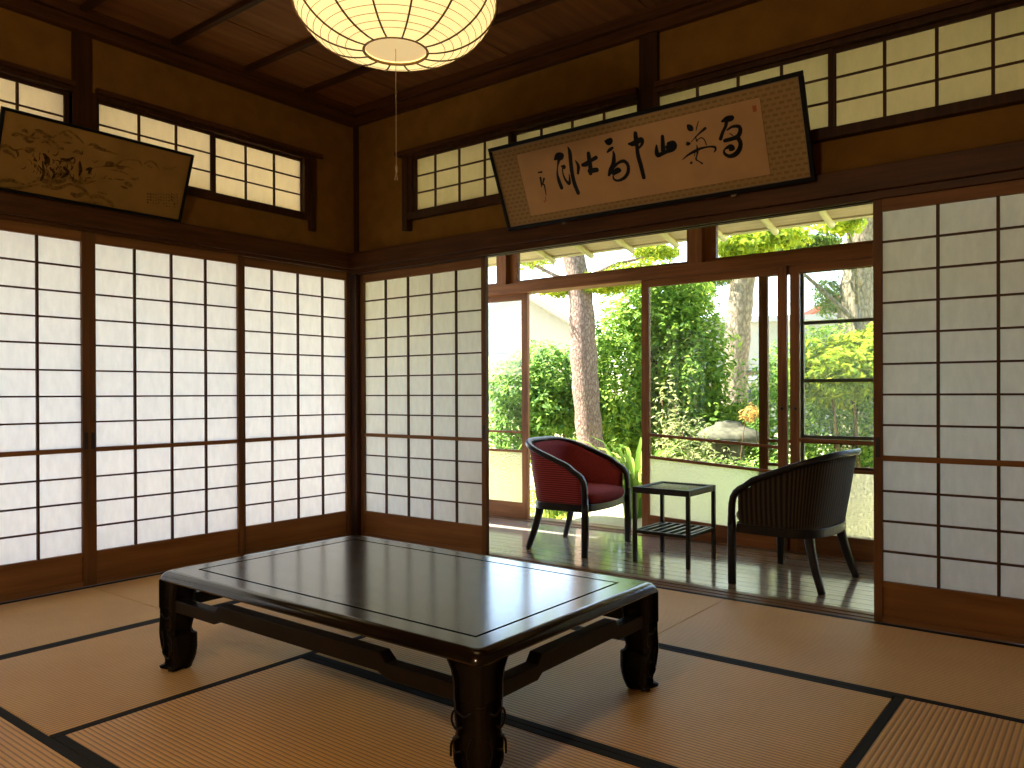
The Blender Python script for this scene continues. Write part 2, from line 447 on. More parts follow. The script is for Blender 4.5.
# ------------------------------------------------------------------ the room shell
H_OPEN = 1.772                       # underside of the lintel
def structure(o, label, cat):
    return tag(o, label, cat, kind='structure')

mb = MB().box(-0.14, 4.45, -5.0, 0.0, -0.12, -0.052)
structure(mb.build('floor', 'sill'), 'wooden sub floor carrying the tatami mats', 'floor')

# posts, beams, sills
def trim(n, mb, mat, label, cat='trim', bevel=0.003):
    return structure(mb.build('trim_%d' % n, mat, bevel=bevel), label, cat)
trim(1, MB().box(-0.12, 0.004, 0.036, 0.12, -0.05, 2.9).box(-0.06, 0.050, 0.022, 0.12, 1.911, 2.765), 'post', 'slim dark corner post where the two screen walls meet', 'post')
trim(2, MB().box(2.186, 2.288, 0.0, 0.09, 1.915, 2.77), 'post', 'dark upper post behind the hung calligraphy', 'post')
trim(3, MB().box(-0.09, 0.012, -1.789, -1.694, 1.915, 2.77), 'post', 'dark upper post above the hung landscape painting', 'post')
trim(4, MB().box(0.0, 4.45, -0.028, 0.028, 1.805, 1.910), 'beam_x', 'dark rail running above the open garden doorway', 'beam')
trim(5, MB().box(0.0, 0.028, -3.5, -0.028, 1.805, 1.910), 'beam_y', 'dark rail running above the row of four lit screens', 'beam')
trim(6, MB().box(0.0, 4.45, -0.004, 0.013, 1.772, 1.805).box(0.0, 4.45, 0.013, 0.048, 1.786, 1.805).box(0.0, 4.45, 0.048, 0.066, 1.774, 1.805).box(0.0, 4.45, 0.066, 0.103, 1.786, 1.805).box(0.0, 4.45, 0.103, 0.113, 1.780, 1.805), 'beam_x', 'grooved lintel over the doorway to the veranda', 'lintel', 0.002)
trim(7, MB().box(-0.013, 0.004, -3.5, -0.005, 1.786, 1.805).box(-0.15, -0.013, -3.5, 0.03, 1.798, 1.805).box(-0.15, -0.085, -3.5, 0.03, 1.784, 1.798), 'beam_y', 'grooved lintel over the row of four lit screens', 'lintel', 0.002)
trim(8, MB().box(0.0, 4.45, 0.0, 0.013, -0.05, 0.0).box(0.0, 4.45, 0.013, 0.049, -0.05, -0.004).box(0.0, 4.45, 0.049, 0.065, -0.05, 0.0).box(0.0, 4.45, 0.065, 0.103, -0.05, -0.004).box(0.0, 4.45, 0.103, 0.15, -0.05, 0.0), 'sill', 'grooved wooden sill between tatami and veranda boards', 'sill', 0.0015)
trim(9, MB().box(-0.15, 0.0, -3.5, 0.0, -0.05, -0.004), 'sill_y', 'wooden sill under the row of four lit screens', 'sill', 0.0015)
trim(10, MB().box(0.0, 4.45, -0.010, 0.07, 2.765, 2.82).box(0.0, 4.45, -0.040, 0.07, 2.82, 2.872), 'beam_x', 'stepped dark ceiling cornice above the calligraphy wall', 'cornice')
trim(11, MB().box(-0.06, 0.055, -3.5, -0.010, 2.765, 2.82).box(-0.06, 0.085, -3.5, -0.040, 2.82, 2.872), 'beam_y', 'stepped dark ceiling cornice above the painting wall', 'cornice')

# plaster above the rails
ZL, ZB, ZT, ZH = 1.80, 2.075, 2.475, 2.90
mb = MB()
mb.box(0.0, 4.45, 0.028, 0.08, ZL, ZB).box(0.0, 4.45, 0.028, 0.08, ZT, ZH)
mb.box(0.0, 0.555, 0.028, 0.08, ZB, ZT).box(2.19, 2.285, 0.03, 0.08, ZB, ZT).box(3.945, 4.45, 0.028, 0.08, ZB, ZT)
structure(mb.build('wall_back', 'plaster'), 'ochre plaster wall above the garden doorway', 'wall')
mb = MB()
mb.box(-0.06, 0.0, -3.5, 0.028, ZL, ZB).box(-0.06, 0.0, -3.5, 0.028, ZT, ZH)
mb.box(-0.06, 0.0, -0.355, 0.028, ZB, ZT).box(-0.06, -0.012, -1.778, -1.678, ZB, ZT).box(-0.06, 0.0, -3.5, -3.12, ZB, ZT)
structure(mb.build('wall_left', 'plaster'), 'ochre plaster wall above the row of four lit screens', 'wall')
mb = MB().box(4.45, 4.53, -5.0, 0.2, -0.05, 2.95)
structure(mb.build('wall_right', 'back_wall'), 'sand coloured plaster wall beside the viewer', 'wall')
mb = MB().box(-0.14, 4.53, -5.08, -5.0, -0.05, 2.95).box(-0.14, -0.06, -5.0, -3.5, -0.05, 2.95)
structure(mb.build('wall_front', 'back_wall'), 'sand coloured plaster wall behind the viewer', 'wall')

# ceiling: lapped boards over square battens
mb = MB()
x = 0.05; k = 0
while x < 4.45:
    dz = 0.0 if k % 2 == 0 else 0.006
    mb.box(x, min(x + 0.452, 4.46), -5.0, 0.06, 2.872 + dz, 2.90 + dz); x += 0.438; k += 1
mb.box(-0.08, 0.05, -5.0, 0.06, 2.875, 2.90)
ceil = structure(mb.build('ceiling', 'ceil'), 'wooden board ceiling crossed by dark battens', 'ceiling')
for y in (-0.427, -0.853, -1.30, -1.767, -2.22, -2.67, -3.12, -3.57, -4.02, -4.47):
    MB().box(0.05, 4.45, y - 0.017, y + 0.017, 2.846, 2.8735).build('batten', 'batten', ceil, bevel=0.002)

# ------------------------------------------------------------------ shoji screens
def shoji_door(n, w, cols, label, paper='paper', pulls=(0,), up=0.0):
    r = empty('door_%d' % n)
    tag(r, label, 'sliding screen', kind='structure')
    h = H_OPEN + 0.005 + up; st = 0.034; zb, zm0, zm1, zt = 0.170, 0.676, 0.698, 1.722 + up
    MB().box(0, st, -0.015, 0.015, 0, h).build('stile', 'door_v', r, bevel=0.002)
    MB().box(w - st, w, -0.015, 0.015, 0, h).build('stile', 'door_v', r, bevel=0.002)
    MB().box(st, w - st, -0.014, 0.014, zt, h).build('top_rail', 'door_h', r, bevel=0.002)
    MB().box(st, w - st, -0.012, 0.012, zm0, zm1).build('middle_rail', 'door_h', r, bevel=0.0015)
    MB().box(st, w - st, -0.014, 0.014, 0, 0.022).box(st, w - st, -0.006, 0.006, 0.022, 0.148).box(st, w - st, -0.014, 0.014, 0.148, zb).build('kick_board', 'door_h', r, bevel=0.0015)
    lt = MB(); pw = w - 2 * st
    for i in range(1, cols):
        x = st + pw * i / cols
        lt.box(x - 0.0055, x + 0.0055, -0.0112, 0.003, zb, zm0).box(x - 0.0055, x + 0.0055, -0.0112, 0.003, zm1, zt)
    for i in range(1, 8):
        z = zm1 + (zt - zm1) * i / 8
        lt.box(st, w - st, -0.0098, 0.002, z - 0.0043, z + 0.0043)
    for i in range(1, 4):
        z = zb + (zm0 - zb) * i / 4
        lt.box(st, w - st, -0.0098, 0.002, z - 0.0043, z + 0.0043)
    lt.build('lattice', 'kumiko', r)
    p = MB()
    for (a, b) in ((zb - 0.005, zm0 + 0.004), (zm1 - 0.004, zt + 0.005)):
        k = len(p.v); p.v += [(st - 0.004, 0.0045, a), (w - st + 0.004, 0.0045, a), (w - st + 0.004, 0.0045, b), (st - 0.004, 0.0045, b)]
        p.f.append((k, k+1, k+2, k+3))
    p.build('paper', paper, r, fix=False)
    for s in pulls:
        x = st * 0.5 if s == 0 else w - st * 0.5
        MB().box(x - 0.009, x + 0.009, -0.0165, -0.0140, 0.69, 0.775).build('finger_pull', 'black_metal', r, bevel=0.002)
    return r
def place(o, x, y, rz=0.0): o.location = (x, y, 0.0); o.rotation_euler = (0, 0, rz); return o
place(shoji_door(1, 0.885, 4, 'lit paper screen cut by the left picture edge', pulls=(1,), up=0.014), -0.030, -2.588, PI/2)
place(shoji_door(2, 0.885, 4, 'lit paper screen second from the corner, below the end of the landscape painting', pulls=(0,), up=0.014), -0.030, -1.704, PI/2)
place(shoji_door(3, 0.850, 4, 'lit paper screen closest to the dark corner post', pulls=(), up=0.014), -0.062, -0.820, PI/2)
place(shoji_door(4, 0.850, 4, 'lit paper screen past the left picture edge', pulls=(), up=0.014), -0.078, -3.44, PI/2)
place(shoji_door(5, 1.110, 5, 'pushed back paper screen between the corner post and the red chair doorway', pulls=(1,)), 0.006, 0.085)
place(shoji_door(6, 1.11, 5, 'dim beige paper screen at the right end of the garden doorway', pulls=(0,)), 3.284, 0.030)

# clerestory windows with small sliding shoji
def clerestory(n, w, sashes, label, rz, loc, hood=(0.0, 0.0), jambs=(True, True)):
    """local x along the wall, -y to the room; sashes: list of (x0, x1, columns)"""
    r = empty('window_%d' % n, loc, rz)
    tag(r, label, 'clerestory window', kind='structure')
    f = MB()
    f.box(0, w, -0.018, 0.055, ZB - 0.013, 2.105).box(0, w, -0.018, 0.055, 2.452, ZT + 0.002)
    ja = 0.034 if jambs[0] else 0.008; jb = 0.034 if jambs[1] else 0.008
    f.box(0 if jambs[0] else -0.020, ja, -0.010, 0.055, ZB - 0.013, 2.478).box(w - jb, w if jambs[1] else w + 0.003, -0.010, 0.055, ZB - 0.013, 2.478)
    f.build('frame', 'post', r, bevel=0.002)
    MB().box(-hood[0], w + hood[1], -0.030, 0.030, 2.478, 2.503).build('hood_rail', 'beam_x', r, bevel=0.002)
    if jambs[0]: MB().box(-0.045, 0.0, -0.022, 0.030, 1.998, 2.478).build('jamb', 'post', r, bevel=0.002)
    if jambs[1]: MB().box(w, w + 0.045, -0.022, 0.030, 1.998, 2.478).build('jamb', 'post', r, bevel=0.002)
    for i, (a, b, c, *dv) in enumerate(sashes):
        yo = 0.008 + 0.020 * (i % 2)
        s = MB(); st = 0.024
        s.box(a, a + st, yo - 0.008, yo + 0.008, 2.105, 2.452).box(b - st, b, yo - 0.008, yo + 0.008, 2.105, 2.452)
        s.box(a + st, b - st, yo - 0.008, yo + 0.008, 2.105, 2.118).box(a + st, b - st, yo - 0.008, yo + 0.008, 2.436, 2.452)
        so = s.build('shoji_sash', 'post', r, bevel=0.001)
        l = MB()
        for j in range(1, c):
            x = dv[0][j - 1] if dv else a + st + (b - a - 2*st) * j / c
            l.box(x - 0.0062, x + 0.0062, yo - 0.007, yo + 0.002, 2.118, 2.436)
        for j in (1, 2):
            z = 2.118 + 0.318 * j / 3
            l.box(a + st, b - st, yo - 0.006, yo + 0.002, z - 0.0043, z + 0.0043)
        l.build('lattice', 'kumiko', so)
        p = MB(); p.v = [(a + st - .003, yo + 0.003, 2.116), (b - st + .003, yo + 0.003, 2.116), (b - st + .003, yo + 0.003, 2.440), (a + st - .003, yo + 0.003, 2.440)]
        p.f = [(0, 1, 2, 3)]
        p.build('paper', 'paper_old', so, fix=False)
    return r
# left wall: local x -> +Y
clerestory(1, 1.320, [(-0.004, 0.665, 3), (0.661, 1.305, 3)], 'small high papered window at the corner end of the left wall', PI/2, (0.0, -1.675, 0.012), (0.0, 0.10), (False, True))
clerestory(2, 1.330, [(0.02, 0.68, 3), (0.65, 1.32, 3)], 'small high papered window above the landscape painting, cut by the left picture edge', PI/2, (0.0, -3.111, 0.012), (0.1, 0.0), (True, False))
clerestory(3, 1.634, [(0.040, 0.818, 4, (0.222, 0.419, 0.618)), (0.810, 1.637, 4, (1.010, 1.216, 1.415))], 'small high papered window between the corner and the upper post, half behind the calligraphy', 0.0, (0.552, 0.0, 0), (0.105, 0.0), (True, False))
clerestory(4, 1.660, [(-0.015, 0.843, 4), (0.822, 1.650, 4)], 'small high papered window past the upper post at the right end of the calligraphy wall', 0.0, (2.288, 0.0, 0), (0.0, 0.10), (False, True))

# ------------------------------------------------------------------ tatami mats
def tatami(x0, x1, y0, y1, axis, label):
    o = empty('tatami_mat', ((x0 + x1) / 2, (y0 + y1) / 2, -0.05))
    tag(o, label, 'tatami mat', 'tatami mats covering the room')
    hx, hy = (x1 - x0) / 2 - 0.0012, (y1 - y0) / 2 - 0.0012; B = 0.029
    if axis == 0:
        MB().box(-hx, hx, -hy + B, hy - B, 0, 0.050).build('rush_cover', 'tatami_x', o, bevel=0.002)
        for s in (-1, 1): MB().box(-hx, hx, min(s*hy, s*(hy-B)), max(s*hy, s*(hy-B)), 0, 0.0508).build('border', 'border', o, bevel=0.002)
    else:
        MB().box(-hx + B, hx - B, -hy, hy, 0, 0.050).build('rush_cover', 'tatami_y', o, bevel=0.002)
        for s in (-1, 1): MB().box(min(s*hx, s*(hx-B)), max(s*hx, s*(hx-B)), -hy, hy, 0, 0.0508).build('border', 'border', o, bevel=0.002)
    return o
X0, X1, X2, X3, X4, X5 = 0.0, 0.85, 1.738, 2.645, 3.54, 4.45
Y0, Y1, Y2, Y3, Y4 = 0.0, -0.828, -1.713, -2.588, -3.47
tatami(X0, X1, Y2, Y0, 1, 'tan tatami mat in the far corner beside the two screens nearest the corner post')
tatami(X0, X1, Y4, Y2, 1, 'tan tatami mat under the left lit screens at the left picture edge')
tatami(X1, X3, Y1, Y0, 0, 'tan tatami mat along the sill behind the low black table')
tatami(X3, X5, Y1, Y0, 0, 'tan tatami mat along the foot of the dim beige right screen')
tatami(X1, X2, Y3, Y1, 1, 'tan tatami mat under the left foot of the low black table')
tatami(X2, X4, Y2, Y1, 0, 'tan tatami mat under the right foot of the low black table')
tatami(X2, X4, Y3, Y2, 0, 'golden ribbed tatami mat in the shadow in front of the low black table')
tatami(X4, X5, Y3, Y1, 1, 'golden ribbed tatami mat at the bottom right corner of the picture')
tatami(X1, X3, Y4, Y3, 0, 'golden ribbed tatami mat at the bottom left corner of the picture')
tatami(X3, X5, Y4, Y3, 0, 'tan tatami mat directly below the viewer')
structure(MB().box(0, 4.45, -5.0, -3.471, -0.05, 0.0).build('trim_12', 'sill'), 'wooden floor strip behind the viewer', 'floor boards')

# ------------------------------------------------------------------ low table
def low_table():
    x0, x1, y0, y1, zt = 1.428, 2.914, -2.122, -1.205, 0.346
    cx, cy = (x0 + x1) / 2, (y0 + y1) / 2; hx, hy = (x1 - x0) / 2, (y1 - y0) / 2
    t = empty('low_table', (cx, cy, 0))
    tag(t, 'long low black lacquered table with scroll feet standing on the tatami', 'table')
    # top with a rounded outer edge
    mb = MB(); rs = []
    prof = [(0.0, 0.3160), (0.0, 0.320), (0.0025, 0.3285), (0.008, 0.3365), (0.016, 0.3425), (0.026, 0.3455), (0.034, 0.346)]
    for (ins, z) in prof:
        ring = []
        ax, ay = hx - ins, hy - ins; rc = 0.030 - ins * 0.3
        for (sx, sy, a0) in ((1, 1, 0), (-1, 1, 90), (-1, -1, 180), (1, -1, 270)):
            for k in range(6):
                a = math.radians(a0 + 90 * k / 5)
                ring.append((sx * (ax - rc) + rc * math.cos(a), sy * (ay - rc) + rc * math.sin(a), z))
        rs.append(ring)
    mb.rings(rs, True).build('top', 'lacquer', t, smooth=False)
    top = t.children[0]
    for p in top.data.polygons: p.use_smooth = len(p.vertices) == 4
    # inlaid black line around the top panel
    g = MB(); a, b, wd = hx - 0.098, hy - 0.098, 0.0085
    z0, z1 = 0.3452, 0.34625
    g.box(-a, a, -b, -b + wd, z0, z1).box(-a, a, b - wd, b, z0, z1).box(-a, -a + wd, -b + wd, b - wd, z0, z1).box(a - wd, a, -b + wd, b - wd, z0, z1)
    g.build('inlay_line', 'inlay', t)
    # legs: outer face flush with the top, hoof-like scroll foot
    st = [  # z, outer inset, inner inset
        (0.000, 0.018, 0.078), (0.005, 0.002, 0.086), (0.012, 0.000, 0.088), (0.019, 0.012, 0.090), (0.032, 0.014, 0.094), (0.05, 0.010, 0.098), (0.075, 0.005, 0.101),
        (0.10, 0.002, 0.101), (0.124, 0.0, 0.101), (0.130, 0.0, 0.092), (0.145, 0.0, 0.088), (0.165, 0.001, 0.091), (0.19, 0.002, 0.096), (0.215, 0.002, 0.097), (0.218, 0.0, 0.097), (0.262, 0.0, 0.098), (0.290, 0.0, 0.104), (0.3160, 0.0, 0.120)]
    for sx in (1, -1):
        for sy in (1, -1):
            rs = []
            for (z, o, i) in st:
                r = 0.016; ring = []
                lo, hi = o, i
                cs = [(hi, hi), (lo, hi), (lo, lo), (hi, lo)]
                for q, (u, v) in enumerate(cs):
                    mu = (lo + hi) / 2
                    du = 1 if u < mu else -1; dv = 1 if v < mu else -1
                    for (fu, fv) in ((0, 1), (0.3, 0.3), (1, 0)) if q in (1, 3) else ((1, 0), (0.3, 0.3), (0, 1)):
                        ring.append((sx * (hx - (u + du * r * fu)), sy * (hy - (v + dv * r * fv)), z))
                rs.append(ring)
            lg = MB().rings(rs, True).build('leg', 'lacquer_leg', t, bevel=0.0)
            # carved relief on the two outer faces
            cv = MB()
            for face in (0, 1):
                def P(u, z, d):
                    return (sx * (hx - u), sy * (hy + d), z) if face == 0 else (sx * (hx + d), sy * (hy - u), z)
                for path in ([(0.03, 0.20), (0.055, 0.185), (0.085, 0.195), (0.095, 0.17), (0.08, 0.15), (0.06, 0.16)], [(0.03, 0.14), (0.045, 0.10), (0.035, 0.065), (0.055, 0.045), (0.08, 0.06), (0.085, 0.09), (0.065, 0.10)], [(0.07, 0.135), (0.095, 0.115), (0.098, 0.08)]):
                    cv.tube(smooth_path([P(u, z, -0.0022 if z > 0.055 else -0.009) for u, z in path], 4), 0.0030, 6)
            cv.build('carving', 'lacquer_leg', lg, smooth=True)
    # hump-backed stretchers just under the top
    def stretch(L, place):
        a = L - 0.095; e = 0.27; d = 0.028
        up = [(-a, 0.254), (-a + e - d, 0.254), (-a + e, 0.278), (a - e, 0.278), (a - e + d, 0.254), (a, 0.254)]
        lo = [(a, 0.212), (a - e + 0.03, 0.212), (a - e - 0.005, 0.226), (-a + e + 0.005, 0.226), (-a + e - 0.03, 0.212), (-a, 0.212)]
        return up + lo
    for s in (1, -1):
        MB().prism(stretch(hx, 0), 1, s * (hy - 0.012) - 0.021 * (s + 1) * 1.0, s * (hy - 0.012) + 0.021 * (1 - s) * 1.0).build('stretcher', 'lacquer_leg', t, bevel=0.003)
    for s in (1, -1):
        pr = stretch(hy, 0); 
        k = 0.62
        pr = [((p if abs(p) > hy - 0.11 else math.copysign((hy - 0.105) - ((hy - 0.105) - abs(p)) * k, p)), z) for p, z in pr]
        MB().prism(pr, 0, s * (hx - 0.012) - 0.021 * (s + 1), s * (hx - 0.012) + 0.021 * (1 - s)).build('stretcher', 'lacquer_leg', t, bevel=0.003)
    return t
low_table()

# ------------------------------------------------------------------ armchairs
def chair(loc, rz, out_cloth, in_cloth, label):
    t = empty('armchair', loc, rz)
    tag(t, label, 'chair', 'armchairs on the veranda')
    W = 0.300                            # half width at the arms
    def plan(u, k=1.0):                  # horseshoe, u from -1 (one front end) over the back to 1
        s = 1 if u >= 0 else -1; a = abs(u)
        L1, L2 = 0.30, 0.70              # share of straight arm / round back
        if a > L2:
            f = (a - L2) / L1
            return (-0.05 + f * 0.225 , s * W * (0.5 + 0.5 * k if k < 1 else 1))
        th = a / L2 * PI / 2
        return (-0.05 - 0.235 * k * math.cos(th) ** 0.70, s * W * (0.5 + 0.5 * k if k < 1 else 1) * math.sin(th) ** 0.78)
    def base(u):                         # outline of the seat: the back is drawn in, the arms are not
        x, y = plan(u, 1.0)
        return (x if x > -0.05 else -0.05 + (x + 0.05) * 0.74, y * 0.955)
    def rail_z(x): 
        f = min(1, max(0, (0.165 - x) / 0.44)); return 0.492 + 0.172 * f ** 0.92
    N = 48
    pts = []
    for i in range(N + 1):
        x, y = plan(-1 + 2 * i / N); pts.append((x, y, rail_z(x)))
    # arm rail that curves down into each front leg
    def front(s): return [(0.196, s * W, 0.30), (0.196, s * W, 0.37), (0.194, s * W, 0.405), (0.187, s * W, 0.438), (0.172, s * W, 0.464), (0.150, s * W, 0.483), (0.122, s * W, 0.498)]
    path = front(-1) + [p for p in pts if p[0] < 0.09] + front(1)[::-1]
    sect = [(a * 0.88, b * 1.16) for a, b in RSECT]
    MB().tube(path, [0.033] * len(path), sect=sect).build('arm_rail', 'blackwood', t, smooth=True)
    for s in (-1, 1):
        MB().tube([(0.194, s * (W + 0.002), 0.0), (0.195, s * (W + 0.001), 0.12), (0.196, s * W, 0.26), (0.196, s * W, 0.345)], [0.035, 0.038, 0.039, 0.034], sect=RSECT).build('leg', 'blackwood', t, smooth=True)
    for s in (-1, 1):
        pp = smooth_path([(-0.235, s * 0.240, 0.0), (-0.198, s * 0.226, 0.11), (-0.170, s * 0.214, 0.22), (-0.162, s * 0.212, 0.285)], 4)
        MB().tube(pp, [0.031 + 0.012 * min(1, i / 9) for i in range(len(pp))], sect=RSECT, up=(1, 0, 0)).build('leg', 'blackwood', t, smooth=True)
    # seat rail: horseshoe plus a bowed front
    K = 0.88
    ring_o = [base(-1 + 2 * i / 40) for i in range(41)]
    ring_o = [(min(x, 0.19), y) for x, y in ring_o]
    fr = [(0.19 + 0.034 * math.sin(PI * j / 10), W * 0.955 * (1 - 2 * j / 10)) for j in range(1, 10)]
    loop = ring_o + fr
    def scaled(lp, k, dz): return [(x * k, y * k, dz) for x, y in lp]
    MB().rings([scaled(loop, 0.93, 0.258), scaled(loop, 1.0, 0.258), scaled(loop, 1.01, 0.262), scaled(loop, 1.01, 0.298), scaled(loop, 1.0, 0.302), scaled(loop, 0.93, 0.302)], True).build('seat_rail', 'blackwood', t)
    # upholstered wrap-around back (outer and inner cloth)
    rows = 9; uvs_o = []; vo = MB(); U = [-0.985 + 1.97 * i / 48 for i in range(49)]
    for side, nm, cloth, inset in ((0, 'outer_back', out_cloth, 0.008), (1, 'inner_back', in_cloth, 0.040)):
        m = MB(); uv = []
        for j in range(rows + 1):
            f = j / rows
            kk = K + (1 - K) * (f ** 1.25)
            for i, u in enumerate(U):
                x, y = plan(u, 1.0); xb, yb = base(u)
                X, Y = xb + (x - xb) * f ** 1.25, yb + (y - yb) * f ** 1.25
                n = Vector((-(X + 0.02), -Y, 0)); 
                if X > -0.05: n = Vector((0, -Y, 0))
                n.normalize()
                X += n.x * inset; Y += n.y * inset
                zt = min(rail_z(x), 0.50 - max(0, x - 0.10) ** 2 * 9) - 0.010 if x > 0.10 else rail_z(x) - 0.010; z = 0.300 + (zt - 0.300) * f
                bul = (0.010 if side else -0.006) * math.sin(PI * f)
                m.v.append((X + n.x * bul, Y + n.y * bul, z)); uv.append((u * 0.72, z))
        nU = len(U)
        for j in range(rows):
            for i in range(nU - 1):
                q = (j*nU + i, j*nU + i + 1, (j+1)*nU + i + 1, (j+1)*nU + i)
                m.f.append(q)
        o = m.build(nm, cloth, t, smooth=True, fix=False, uv=uv)
        sd = o.modifiers.new('thick', 'SOLIDIFY'); sd.thickness = 0.010; sd.offset = 0
    # piping cord between outer cloth and rail omitted; seat cushion
    m = MB(); rs = []; uv = []
    sl = [(min(x * 0.86, 0.185), y * 0.87) for x, y in [base(-1 + 2 * i / 40) for i in range(41)]] + [(0.185 + 0.062 * math.sin(PI * j / 12) ** 0.7, W * 0.83 * (1 - 2 * j / 12)) for j in range(1, 12)]
    for k, z in ((0.93, 0.300), (0.985, 0.308), (1.02, 0.326), (1.02, 0.342), (0.985, 0.358), (0.90, 0.370), (0.70, 0.379), (0.40, 0.384), (0.08, 0.386)):
        rs.append([(x * k, y * k, z) for x, y in sl]); uv += [(x * k + y * k * .0, y * k) for x, y in sl]
    m.rings(rs, True).build('seat_cushion', in_cloth, t, smooth=True, uv=uv)
    return t
chair((1.400, 0.652, 0.0), math.radians(5), 'red_rib', 'red_dot', 'red upholstered tub armchair with black frame beside the open garden door')
chair((2.766, 0.575, 0.0), math.radians(176), 'brown_stripe', 'grey_cloth', 'dark brown striped tub armchair seen from behind in front of the dim beige screen')

# ------------------------------------------------------------------ side table between the chairs
def side_table():
    x0, x1, y0, y1 = 1.899, 2.248, 0.436, 0.796
    cx, cy, hx, hy = (x0+x1)/2, (y0+y1)/2, (x1-x0)/2, (y1-y0)/2
    t = empty('side_table', (cx, cy, 0)); tag(t, 'small square black side table with slatted shelf between the armchairs', 'side table')
    f = MB(); w = 0.030; z0, z1 = 0.395, 0.429
    f.box(-hx, hx, -hy, -hy + w, z0, z1).box(-hx, hx, hy - w, hy, z0, z1).box(-hx, -hx + w, -hy + w, hy - w, z0, z1).box(hx - w, hx, -hy + w, hy - w, z0, z1)
    f.build('top_frame', 'blackwood', t, bevel=0.002)
    MB().box(-hx + w, hx - w, -hy + w, hy - w, 0.412, 0.424).build('top_panel', 'dark_glass', t)
    for sx in (-1, 1):
        for sy in (-1, 1):
            MB().box(min(sx*hx, sx*(hx-.021)), max(sx*hx, sx*(hx-.021)), min(sy*hy, sy*(hy-.021)), max(sy*hy, sy*(hy-.021)), 0, z0).build('leg', 'blackwood', t, bevel=0.002)
    s = MB(); zs0, zs1 = 0.166, 0.184
    s.box(-hx + .021, hx - .021, -hy + 0.002, -hy + 0.018, zs0, zs1).box(-hx + .021, hx - .021, hy - 0.018, hy - 0.002, zs0, zs1)
    s.box(-hx + .002, -hx + .018, -hy + .021, hy - .021, zs0, zs1).box(hx - .018, hx - .002, -hy + .021, hy - .021, zs0, zs1)
    sh = s.build('shelf', 'blackwood', t, bevel=0.0015)
    for k in range(6):
        x = -hx + 0.045 + (2 * hx - 0.09) * k / 5
        MB().box(x - 0.010, x + 0.010, -hy + 0.018, hy - 0.018, zs0 + 0.004, zs1 - 0.001).build('slat', 'blackwood', sh, bevel=0.001)
side_table()

